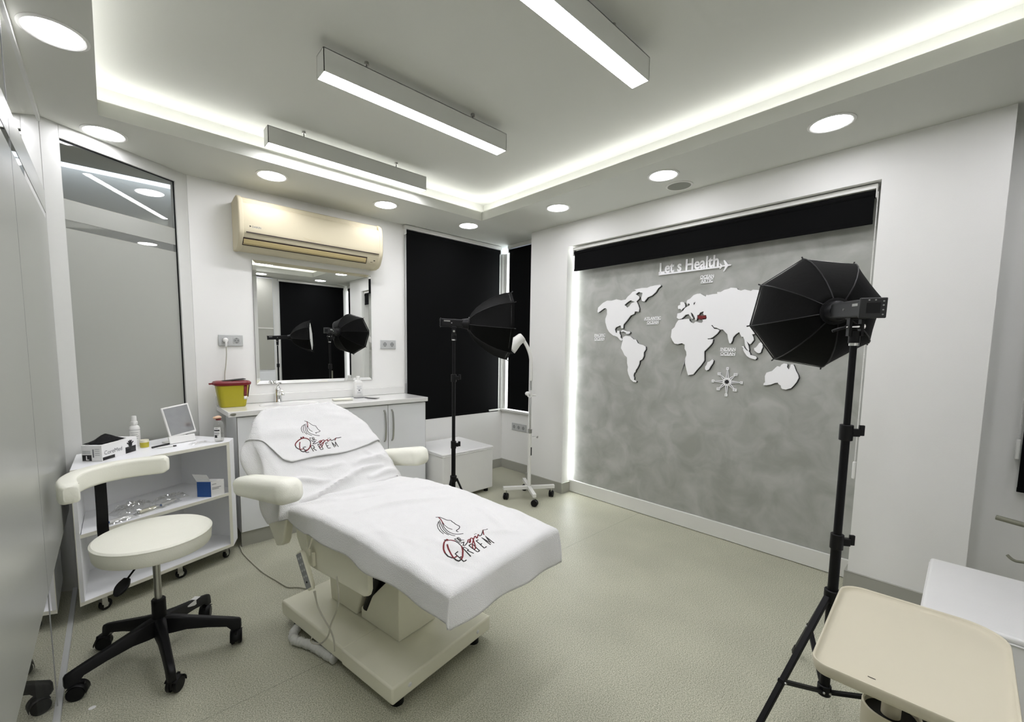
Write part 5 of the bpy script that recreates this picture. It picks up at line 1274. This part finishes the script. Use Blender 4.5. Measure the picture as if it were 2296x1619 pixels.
# star base
for k, (ex_, ey_) in enumerate(((-0.165, 2.205), (0.112, 2.000), (0.372, 2.170), (0.290, 2.475), (-0.065, 2.490))):
    e = Vector((ex_, ey_, 0)); d = (e-SC); L = d.length; d.normalize(); e = SC+d*0.285; s = Vector((-d.y, d.x, 0))
    rings = []
    for r_, zt_, zb_, w_ in ((0.015, 0.186, 0.112, 0.026), (0.05, 0.180, 0.110, 0.023), (0.10, 0.164, 0.112, 0.020), (0.18, 0.141, 0.100, 0.018), (0.25, 0.121, 0.084, 0.017), (0.270, 0.115, 0.062, 0.0165), (0.298, 0.106, 0.060, 0.0155), (0.304, 0.098, 0.062, 0.012)):
        c = SC+d*r_; rings.append([c+s*x*w_+Vector((0, 0, z)) for x, z in ((-1, zb_), (-0.8, zt_-0.006), (-0.5, zt_), (0.5, zt_), (0.8, zt_-0.006), (1, zb_))])
    arm = loft(G(), rings).build('base_arm', BLACK, st, angle=40)
    yw = (R(-15), R(50), R(255), R(250), R(170))[k]
    a = Vector((math.cos(yw), math.sin(yw), 0)); sd = Vector((-a.y, a.x, 0)); pc = SC+d*0.285
    cen = pc+a*0.016+Vector((0, 0, 0.0285))
    g = G()
    for k2 in (-1, 1): g.cyl(cen+sd*k2*0.007, cen+sd*k2*0.021, 0.0285, seg=28)
    g.cyl(cen-sd*0.01, cen+sd*0.01, 0.010, seg=12)
    cs = g.build('castor', BLACK, arm, bevel=0.003)
    g = G(); n_ = 14; vs = []
    for i in range(n_+1):
        an = R(-8)+R(150)*i/n_
        for x in (-0.0235, 0.0235):
            vs.append(cen+a*math.cos(an)*0.0325+Vector((0, 0, math.sin(an)*0.0325))+sd*x)
    g.add(vs, [(2*i, 2*i+1, 2*i+3, 2*i+2) for i in range(n_)])
    g.cyl(pc+Vector((0, 0, 0.045)), pc+Vector((0, 0, 0.082)), 0.009, seg=14)
    # cheeks of the hood
    g.obox(cen+Vector((0, 0, 0.012)), a*0.024, sd*0.0045, Vector((0, 0, 0.020)))
    g.build('castor_hood', BLACK, arm, solid=0.0015)
    if k == 3:
        G().obox(SC+d*0.20+Vector((0, 0, 0.1345))+s*0.0, d*0.030, s*0.0135, Vector((0, 0, 0.0006))-d*0.00018).obox(SC+d*0.17-s*0.0155+Vector((0, 0, 0.128)), d*0.028, s*0.0006, Vector((0, 0, 0.012))).build('paper_tag', PAPERW, arm)
o = G().lathe([(0.0, 0.0003), (0.012, 0.0006), (0.0125, 0.0)], (-0.118, 2.10, 0.0003), seg=16)
for i, v in enumerate(o.v): o.v[i] = Vector((-0.118+(v.x+0.118)*0.9, 2.10+(v.y-2.10)*0.8, v.z))
o = o.build('paper_scrap', PAPERW); tag(o, 'tiny white scrap lying on the floor near the stool, bottom left', 'paper scrap')

# ------------------------------------------------------------------ studio lights
def studio_light(C, bear, pitch, phase, D, R0, back, pole, hub_z, feet, collar_z, clamps, label):
    """octagonal softbox on a flash head on a light stand; C centre of the rim"""
    n = Vector((math.cos(pitch)*math.cos(bear), math.cos(pitch)*math.sin(bear), math.sin(pitch)))
    s = Vector((-math.sin(bear), math.cos(bear), 0)); tt = n.cross(s); C = Vector(C); UPV = Vector((0, 0, 1))
    px, py = pole
    t = thing('studio_light', label, 'studio light', (px, py, 0), 'studio lights with octagonal softboxes')
    # softbox shell
    prof = [(0.0, 0.045), (0.06, 0.078), (0.16, 0.115), (0.30, 0.150), (0.48, 0.185), (0.66, 0.212), (0.84, 0.230), (1.0, R0)]
    def ring(f, r, k, sink=0.0):
        a = phase+k*math.pi/4
        return C-n*D*(1-f)+(math.cos(a)*tt+math.sin(a)*s)*r
    g = G(); vs = []; sub = 4
    for f, r in prof:
        for k in range(8):
            p0, p1 = ring(f, r, k), ring(f, r, k+1)
            for j in range(sub):
                q = p0.lerp(p1, j/sub); m_ = 4*(j/sub)*(1-j/sub)
                axp = C-n*D*(1-f)
                vs.append(q+(axp-q).normalized()*0.005*m_*math.sin(math.pi*min(1, f*0.9+0.05)) + n*0.0)
    nn_ = 8*sub
    g.add(vs, [(i*nn_+j, i*nn_+(j+1) % nn_, (i+1)*nn_+(j+1) % nn_, (i+1)*nn_+j) for i in range(len(prof)-1) for j in range(nn_)])
    g.build('softbox', NYLON, t, solid=0.0015, angle=14)
    g = G()
    for k in range(8):
        g.tube([ring(f, r+0.001, k) for f, r in prof], 0.0022, seg=6, smooth=False)
        g.cyl(ring(1.0, R0, k), ring(1.03, R0+0.008, k), 0.003, seg=8)
    g.build('rib', BLACK, t)
    g = G()
    g.add([C-n*0.020]+[ring(1.0-0.020/D, R0*0.985, k) for k in range(8)], [(0, 1+k, 1+(k+1) % 8) for k in range(8)])
    g.build('front_diffuser', DIFFW, t)
    G().lathe([(0.040, -0.006), (0.050, -0.004), (0.050, 0.014), (0.044, 0.018)], C-n*D, n, 24).build('mounting_ring', BLACKMETAL, t)
    # flash head
    h0 = C-n*(D+0.004); h1 = C-n*(D+back); L = (h1-h0).length/2; c = (h0+h1)/2
    G().cyl(h0, h0-n*0.045, 0.040, 0.032, seg=28).build('reflector_barrel', BLACK, t)
    hd = G().obox(c-n*0.018, n*(L-0.020), s*0.030, tt*0.028).build('flash_head', BLACK, t, bevel=0.008, seg=3)
    bp = G().obox(h1, n*0.004, s*0.034, tt*0.031).build('control_panel', DARKGREY, hd, bevel=0.003)
    G().obox(h1-n*0.0045, n*0.0005, s*0.017, tt*0.016).build('display', BLACK, bp)
    g = G()
    for sa, ta in ((0.024, 0.020), (0.024, 0.008), (0.024, -0.006), (0.024, -0.020), (-0.012, 0.024), (0.004, 0.024)):
        g.cyl(h1+s*sa*(-1)+tt*ta-n*0.004, h1+s*sa*(-1)+tt*ta-n*0.0055, 0.0022, seg=10)
    g.build('button', SOCKIN, bp)
    g = G().cyl(c+s*0.029-n*0.02, c+s*0.033-n*0.02, 0.004, seg=12); g.cyl(c-s*0.029-n*0.02, c-s*0.033-n*0.02, 0.004, seg=12)
    g.obox(h1+n*0.045+s*0.0305+tt*0.012, n*0.022, s*0.0005, tt*0.004); g.obox(h1+n*0.045-s*0.0305+tt*0.012, n*0.022, s*0.0005, tt*0.004)
    g.build('screw_and_badge', STEEL, hd)
    # bracket
    pb = Vector((px, py, 0)); zt = (C-n*(D+back*0.5)).z-0.028; top = Vector((px, py, zt-0.072))
    g = G()
    for k in (-1, 1): g.obox(Vector((px, py, zt-0.028))+s*0.016*k, n*0.014, s*0.004, UPV*0.034)
    g.obox(Vector((px, py, zt-0.002)), n*0.022, s*0.022, UPV*0.004); g.cyl(Vector((px, py, zt-0.085)), Vector((px, py, zt-0.045)), 0.016, seg=20)
    g.tube([Vector((px, py, zt-0.030))+s*0.018, Vector((px, py, zt-0.030))+s*0.045-UPV*0.008, Vector((px, py, zt-0.045))+s*0.062], 0.005, seg=8)
    br = g.build('tilt_bracket', BLACK, t, bevel=0.001)
    g = G().cyl(Vector((px, py, zt-0.030))-s*0.026, Vector((px, py, zt-0.030))+s*0.026, 0.0075, seg=14); g.cyl(Vector((px, py, zt-0.094)), Vector((px, py, zt-0.084)), 0.014, seg=18)
    g.build('bolt', CHROME, br)
    # pole sections
    zs = [hub_z]+list(clamps)+[zt-0.09]; rad_ = [0.0155, 0.0125, 0.0100, 0.0085][4-len(zs):] if len(zs) <= 4 else [0.0155]*len(zs)
    for k in range(len(zs)-1):
        G().cyl(pb+UPV*zs[k], pb+UPV*zs[k+1], rad_[min(k, 3)], seg=18).build('pole_section', BLACKMETAL, t)
    for z in clamps:
        g = G().cyl(pb+UPV*(z-0.028), pb+UPV*(z+0.026), 0.0195, seg=18)
        kd = Vector((0.55, -0.83, 0))
        g.obox(pb+kd*0.026+UPV*z, kd*0.012, Vector((-kd.y, kd.x, 0))*0.009, UPV*0.013)
        g.obox(pb+kd*0.044+UPV*(z+0.008), kd*0.008, Vector((-kd.y, kd.x, 0))*0.005, UPV*0.018)
        g.build('clamp', BLACK, t, bevel=0.002)
    G().cyl(pb+UPV*(collar_z-0.022), pb+UPV*(collar_z+0.022), 0.024, seg=20).build('leg_collar', BLACK, t, bevel=0.003)
    G().cyl(pb+UPV*(hub_z-0.018), pb+UPV*(hub_z+0.020), 0.021, seg=20).build('brace_hub', BLACK, t, bevel=0.003)
    for a in feet[1]:
        d = Vector((math.cos(R(a)), math.sin(R(a)), 0)); sd = Vector((-d.y, d.x, 0))
        A_ = pb+d*0.024+UPV*collar_z; Bf = pb+d*feet[0]+UPV*0.012
        dd = (Bf-A_).normalized(); up_ = sd.cross(dd)
        lg = G().obox((A_+Bf)/2, dd*(Bf-A_).length/2, sd*0.009, up_*0.0065).build('leg', BLACKMETAL, t, bevel=0.002)
        G().obox(Bf-dd*0.02, dd*0.034, sd*0.011, up_*0.010).build('rubber_foot', BLACK, lg, bevel=0.004)
        fr_ = feet[2]; M_ = A_.lerp(Bf, fr_); H_ = pb+d*0.02+UPV*hub_z; e_ = (M_-H_); ln = e_.length; e_.normalize(); u2 = sd.cross(e_)
        G().obox((M_+H_)/2, e_*(ln/2+0.012), sd*0.0085, u2*0.006).build('brace', BLACKMETAL, t, bevel=0.0015)
        g = G().cyl(M_-sd*0.014, M_+sd*0.014, 0.004, seg=10); g.cyl(H_-sd*0.014, H_+sd*0.014, 0.004, seg=10); g.build('rivet', STEEL, lg)
    return t
studio_light((2.28, 0.475, 1.525), 0.455, 0.055, 0.214, 0.29, 0.240, 0.315, (1.852, 0.264), 0.145, (0.41, (24, 159, 270), 0.53), 0.50, (0.70, 1.085),
             'black studio light with octagonal softbox on a tall stand beside the beige tray')
studio_light((2.14, 2.235, 1.52), -0.61, -0.04, 6.175, 0.29, 0.240, 0.20, (1.800, 2.440), 0.21, (0.20, (-40, 80, 200), 0.62), 0.42, (0.67, 1.15),
             'black studio light with octagonal softbox in front of the large black blind')

# ------------------------------------------------------------------ magnifying lamp
mx, my = 2.79, 2.62
t = thing('magnifying_lamp', 'white magnifying lamp on a cross base with four black castors, left of the map wall', 'floor lamp', (mx, my, 0))
for k, a in enumerate((148, 235, -32, 53)):
    d = Vector((math.cos(R(a)), math.sin(R(a)), 0)); s = Vector((-d.y, d.x, 0)); c = Vector((mx, my, 0))
    if k < 2:
        G().obox(c+Vector((0, 0, 0.101+0.0)), d*0.240, s*0.0160, Vector((0, 0, 0.0150))).build('base_bar', TRIMW, t, bevel=0.0015)
    p = c+d*0.212
    yw = R(a+60); av = Vector((math.cos(yw), math.sin(yw), 0)); sv = Vector((-av.y, av.x, 0)); cen = p+av*0.008+Vector((0, 0, 0.030))
    g = G().cyl(cen-sv*0.020, cen-sv*0.004, 0.030, seg=24); g.cyl(cen+sv*0.004, cen+sv*0.020, 0.030, seg=24); g.cyl(cen-sv*0.01, cen+sv*0.01, 0.02, seg=12)
    cs = g.build('castor', BLACK, t, bevel=0.004)
    G().cyl(p+Vector((0, 0, 0.05)), p+Vector((0, 0, 0.089)), 0.006, seg=12).build('castor_stem', STEEL, cs)
G().cyl((mx, my, 0.113), (mx, my, 0.625), 0.0165, seg=24).build('lower_pole', TRIMW, t)
G().cyl((mx, my, 0.60), (mx, my, 1.085), 0.0095, seg=18).build('chrome_pole', CHROME, t)
g = G().cyl((mx, my, 0.605), (mx, my, 0.64), 0.020, seg=20); g.cyl((mx+0.01, my-0.02, 0.575), (mx+0.026, my-0.055, 0.575), 0.0035, seg=8); g.lathe([(0.004, 0), (0.011, 0.004), (0.012, 0.012), (0.006, 0.016)], (mx+0.026, my-0.055, 0.575), (0.4, -0.9, 0), 14)
g.build('height_lock', STEEL, t)
G().box(mx-0.004, mx+0.010, my-0.0175, my-0.015, 0.40, 0.475).build('black_sticker', PRINTK, t)
g = G().cyl((mx, my, 0.935), (mx, my, 0.995), 0.0165, seg=18); g.sphere((mx-0.03, my+0.01, 0.965), 0.024, (1.1, 0.9, 0.8), 14); g.cyl((mx+0.01, my-0.01, 0.95), (mx+0.035, my-0.03, 0.95), 0.008, seg=12)
g.tube([(mx-0.04, my, 0.975), (mx-0.045, my-0.01, 0.945), (mx-0.02, my-0.02, 0.93)], 0.006, seg=8)
g.build('clamp_knob', WHITEP, t)
vd = Vector((-0.743, 0.669, 0))*1.0     # the neck bends towards the black window
neck = [(0, 1.08), (0, 1.20), (0.002, 1.25), (0.014, 1.32), (0.040, 1.385), (0.070, 1.435)]
G().tube([Vector((mx, my, z))+vd*a for a, z in neck], 0.0155, seg=14).build('gooseneck', TRIMW, t)
hd = Vector((mx, my, 1.44))+vd*0.076
ax = (vd*0.80+Vector((0, 0, -0.66))+Vector((-0.4, -0.5, 0))*0.1).normalized()
G().lathe([(0.010, -0.035), (0.036, -0.032), (0.043, -0.018), (0.046, 0.030), (0.062, 0.085), (0.070, 0.118), (0.066, 0.120)], hd+vd*0.028+Vector((0, 0, 0.012)), ax, 28).build('lamp_head', TRIMW, t)
G().cyl(hd+vd*0.028+Vector((0, 0, 0.012))+ax*0.105, hd+vd*0.028+Vector((0, 0, 0.012))+ax*0.109, 0.064, seg=28).build('lens', SCREENM, t)

# ------------------------------------------------------------------ instrument tray on its stand
ZR = 0.62
t = thing('tray_stand', 'beige plastic tray on a beige stand in the lower right corner', 'tray stand', (1.45, 0.05, 0))
def traypoly(ins_):
    pts = []
    cor = (((1.226-0.016, 0.205), 0.035), ((1.232-0.012, -0.125), 0.07), ((1.735, -0.125), 0.085), ((1.715, 0.222), 0.06))
    n = len(cor)
    for i in range(n):
        p, r = cor[i]; a = Vector(cor[i-1][0]); b = Vector(p); c = Vector(cor[(i+1) % n][0])
        d1 = (a-b).normalized(); d2 = (c-b).normalized()
        ang = d1.angle(d2); tl = r/math.tan(ang/2); cen = b+(d1+d2).normalized()*(r/math.sin(ang/2))
        p1 = b+d1*tl; p2 = b+d2*tl
        v1 = p1-cen; v2 = p2-cen; tot = v1.angle(v2); cr = 1 if v1.x*v2.y-v1.y*v2.x > 0 else -1
        for k in range(9):
            an = tot*k/8*cr; pts.append(cen+Vector((v1.x*math.cos(an)-v1.y*math.sin(an), v1.x*math.sin(an)+v1.y*math.cos(an))))
    cx = sum(p.x for p in pts)/len(pts); cy = sum(p.y for p in pts)/len(pts)
    out = []
    m = len(pts)
    for i in range(m):
        d = (pts[(i+1) % m]-pts[i-1]).normalized(); nrm = Vector((-d.y, d.x))
        if nrm.dot(Vector((cx, cy))-pts[i]) < 0: nrm = -nrm
        out.append(pts[i]+nrm*ins_)
    return out
def lay(ins_, z): return [Vector((p.x, p.y, z)) for p in traypoly(ins_)]
rings = [lay(0.020, ZR-0.032), lay(0.008, ZR-0.030), lay(0.004, ZR-0.022), lay(0.0, ZR-0.003), lay(0.0015, ZR), lay(0.004, ZR), lay(0.006, ZR-0.003), lay(0.0085, ZR-0.009), lay(0.016, ZR-0.011), lay(0.022, ZR-0.0115)]
g = loft(G(), rings); g.build('tray', BEIGE, t, angle=60)
G().box(1.262, 1.2635, 0.090, 0.104, ZR-0.0108, ZR-0.0102).build('scratch', PRINTK, t)
pc = Vector((1.42, 0.068, 0))
G().lathe([(0.030, 0.375), (0.050, 0.382), (0.057, 0.398), (0.057, 0.458), (0.054, 0.461), (0.051, 0.458), (0.051, 0.438)], pc, seg=36).build('swivel_cup', BEIGEMETAL, t)
G().cyl(pc+Vector((0, 0, 0.436)), pc+Vector((0, 0, 0.444)), 0.0505, seg=32).build('swivel_disc', BLACK, t)
G().lathe([(0.019, 0.49), (0.020, 0.520), (0.030, 0.548), (0.036, 0.586), (0.0, 0.587)], pc, seg=32).build('mounting_cone', BEIGEMETAL, t)
G().cyl(pc+Vector((0, 0, 0.07)), pc+Vector((0, 0, 0.51)), 0.019, seg=24).build('column', BEIGEMETAL, t)
for k in range(4):
    a = R(30+90*k); d = Vector((math.cos(a), math.sin(a), 0)); s = Vector((-d.y, d.x, 0))
    G().obox(pc+d*0.12+Vector((0, 0, 0.075)), d*0.12, s*0.016, Vector((0, 0, 0.011))).build('base_arm', BEIGEMETAL, t, bevel=0.004)
    castor(pc+d*0.225, 0.064, 0.024, t, yaw=a+0.8)

# ------------------------------------------------------------------ peg rack at the right edge
t = thing('peg_rack', 'grey metal pegs of a low rack above the white cube seat at the right edge', 'rack', (2.92, -0.42, 0))
G().cyl((2.92, -0.42, 0.02), (2.92, -0.42, 0.95), 0.012, seg=16).build('post', PEGM, t)
G().cyl((2.92, -0.42, 0.0), (2.92, -0.42, 0.02), 0.11, seg=32).build('foot_plate', PEGM, t)
G().tube([(2.92, -0.42, 0.606), (2.94, -0.29, 0.606), (2.955, -0.215, 0.609), (2.98, -0.135, 0.613)], lambda q: 0.0055+0.006*min(1, q*1.6), seg=12).build('peg', PEGM, t)
G().tube([(2.92, -0.42, 0.47), (2.95, -0.24, 0.445), (2.955, -0.20, 0.440), (2.965, -0.178, 0.455)], 0.006, seg=10).build('peg', PEGM, t)

# ------------------------------------------------------------------ world map on the plaster panel
def on_panel(a, b, h): return Vector((XM-0.010-h, -a, b))      # a runs along -y so that writing reads left to right
def piece(nm, loops, label, mt=MAPW, dep=0.008, h0=0.004):
    t = thing(nm, label, 'map piece', (XM-0.01, loops[0][0][0], loops[0][0][1]), 'white world map pieces on the plaster panel')
    lp = [[(-y, z) for y, z in L_] for L_ in loops]
    flat_curve('face', lp, lambda a, b, h: Vector((XM-0.010-h-0.004, -a, b)), dep, mt, t, 0.0012)
    shadow_lp = [[(-y*1.0+0.0, z) for y, z in L_] for L_ in loops]
    flat_curve('backing', shadow_lp, lambda a, b, h: Vector((XM-0.0045-h, -a-0.0035, b-0.0025)), 0.0088, MAPSHADOW, t, 0.0)  # black offset copy imitates the shadow the raised piece casts on the panel
    return t
MO = MAP_OUTLINES
piece('map_piece', [MO['north'], MO['north_hole']], 'white map piece shaped like North America with Greenland')
piece('map_piece', [MO['carib']], 'small white map piece like the Caribbean islands between the two Americas')
piece('map_piece', [MO['south']], 'white map piece shaped like South America')
piece('map_piece', [MO['afro'], MO['baltic_hole']], 'largest white map piece, Africa joined with Europe and Asia, partly behind the softbox')
piece('map_piece', [MO['turkey']], 'small dark red map piece shaped like Turkey', mt=TURKEYRED)
piece('map_piece', [MO['uk']], 'small white map piece shaped like the British Isles')
piece('map_piece', [MO['madagascar']], 'small white map piece shaped like Madagascar, right of southern Africa')
piece('map_piece', [MO['sumatra']], 'long thin white map piece shaped like Sumatra and Java')
piece('map_piece', [MO['borneo']], 'small white map piece shaped like Borneo, left of the softbox edge')
piece('map_piece', [MO['australia']], 'white map piece shaped like Australia below the softbox')

def ocean(lines, label):
    (y0, z0) = lines[0][1]
    t = thing('ocean_sign', label, 'wall sign', (XM-0.01, y0, z0), 'raised white ocean names on the plaster panel')
    for body, (ya, za), (yb, _), hgt in lines:
        W_ = ya-yb
        cu = bpy.data.curves.new('m', 'FONT'); cu.body = body; cu.size = hgt/0.70
        tmp = bpy.data.objects.new('m', cu); COL.objects.link(tmp); bpy.context.view_layer.update(); wd = max(tmp.dimensions.x, 1e-4); bpy.data.objects.remove(tmp)
        xs = W_/wd
        text('lettering', body, hgt/0.70, lambda a, b, h, ya=ya, za=za, xs=xs: Vector((XM-0.003-h, ya-a*xs, za+b)), MAPW, t, 0.004, fatten=0.0010)
        G().box(XM-0.007, XM-0.001, yb, ya, za-0.0055, za-0.0015).build('underline', MAPW, t)
    return t
ocean([('PACIFIC', (2.2701, 1.4832), (2.1613, 0), 0.021), ('OCEAN', (2.2689, 1.4495), (2.1679, 0), 0.024)], 'raised white words PACIFIC OCEAN at the left edge of the map')
ocean([('ATLANTIC', (1.7935, 1.6078), (1.6532, 0), 0.022), ('OCEAN', (1.7692, 1.5757), (1.6721, 0), 0.022)], 'raised white words ATLANTIC OCEAN between the Americas and Africa')
ocean([('OCEAN', (1.3649, 1.8880), (1.2697, 0), 0.022), ('ARTIC', (1.3583, 1.8577), (1.2739, 0), 0.022)], 'raised white words OCEAN ARTIC under the slogan lettering')
ocean([('INDIAN', (1.1965, 1.3652), (1.0987, 0), 0.021), ('OCEAN', (1.1948, 1.3340), (1.0993, 0), 0.021)], 'raised white words INDIAN OCEAN above the compass')

t = thing('slogan_lettering', "raised white slogan lettering Let s Health with a small plane at its right end", 'wall lettering', (XM-0.01, 1.46, 1.95))
cu = bpy.data.curves.new('m', 'FONT'); cu.body = 'Let s Health'; cu.size = 0.118
tmp = bpy.data.objects.new('m', cu); COL.objects.link(tmp); bpy.context.view_layer.update(); wd = tmp.dimensions.x; bpy.data.objects.remove(tmp)
text('lettering', 'Let s Health', 0.118, lambda a, b, h: Vector((XM-0.005-h, 1.683-a*(0.435/wd), 1.964+b*(0.95))), MAPW, t, 0.006, fatten=0.0030)
G().box(XM-0.012, XM-0.001, 1.215, 1.6835, 1.949, 1.960).box(XM-0.012, XM-0.001, 1.672, 1.6835, 1.955, 1.975).build('underline', MAPW, t)
pl_ = [(1.250, 1.957), (1.226, 1.960), (1.2335, 1.9785), (1.2285, 1.9785), (1.214, 1.9625), (1.196, 1.963), (1.2075, 1.9975), (1.199, 1.9975), (1.176, 1.964), (1.160, 1.963), (1.1535, 1.9585), (1.160, 1.9545), (1.176, 1.953), (1.197, 1.920), (1.205, 1.920), (1.194, 1.953), (1.214, 1.954), (1.227, 1.939), (1.232, 1.939), (1.226, 1.955)]
flat_curve('plane_figure', [[(-y, z) for y, z in pl_]], lambda a, b, h: Vector((XM-0.006-h, -a, b)), 0.011, MAPW, t, 0.0)

t = thing('compass_rose', 'white eight-pointed compass rose mounted under the words INDIAN OCEAN', 'wall ornament', (XM-0.01, 1.138, 1.145))
cy_, cz_ = 1.1378, 1.1456
for k, ch in enumerate(('N', 'NE', 'E', 'SE', 'S', 'SW', 'W', 'NW')):
    a = R(90-45*k); L_ = 0.088 if k % 2 == 0 else 0.070
    dy, dz = -math.cos(a), math.sin(a)
    def P3(r, q, h, dy=dy, dz=dz): return Vector((XM-0.004-h, cy_+dy*r-dz*q, cz_+dz*r+dy*q))
    G().prism([P3(0.016, -0.011, 0), P3(L_, -0.003, 0), P3(L_, 0.003, 0), P3(0.016, 0.011, 0)], (-0.007, 0, 0)).build('ray', MAPW, t)
    G().prism([P3(0.028, -0.003, 0.0071), P3(L_-0.006, -0.0007, 0.0071), P3(L_-0.006, 0.0007, 0.0071), P3(0.028, 0.003, 0.0071)], (-0.0006, 0, 0)).build('ray_groove', PRINTG, t)
    hw2 = 0.0085 if len(ch) == 1 else 0.0115
    tp = G().prism([Vector((XM-0.004, cy_+dy*(L_+0.006)+sy_*hw2, cz_+dz*(L_+0.006)+sz_*0.0095)) for sy_, sz_ in ((-1, -1), (1, -1), (1, 1), (-1, 1))], (-0.009, 0, 0)).build('letter_tab', MAPW, t)
    text('letter', ch, 0.015, lambda a_, b_, h_, dy=dy, dz=dz, L_=L_, w_=hw2: Vector((XM-0.0132-h_, cy_+dy*(L_+0.006)+w_*0.60-a_*0.9, cz_+dz*(L_+0.006)-0.005+b_)), PRINTG, tp, 0.0006)
G().cyl((XM-0.003, cy_, cz_), (XM-0.012, cy_, cz_), 0.0245, seg=32).build('hub_disc', MAPW, t)
g = G()
for k in range(8):
    a = R(45*k+22); g.obox((XM-0.0124, cy_+0.0155*math.cos(a), cz_+0.0155*math.sin(a)), (0.0005, 0, 0), (0, 0.003*math.cos(a), 0.003*math.sin(a)), (0, -0.0018*math.sin(a), 0.0018*math.cos(a)))
g.lathe([(0.0085, 0), (0.0135, 0), (0.0135, 0.0006), (0.0085, 0.0006)], (XM-0.012, cy_, cz_), (-1, 0, 0), 28)
g.cyl((XM-0.012, cy_, cz_), (XM-0.0128, cy_, cz_), 0.003, seg=14)
g.build('hub_ornament', PRINTK, t)
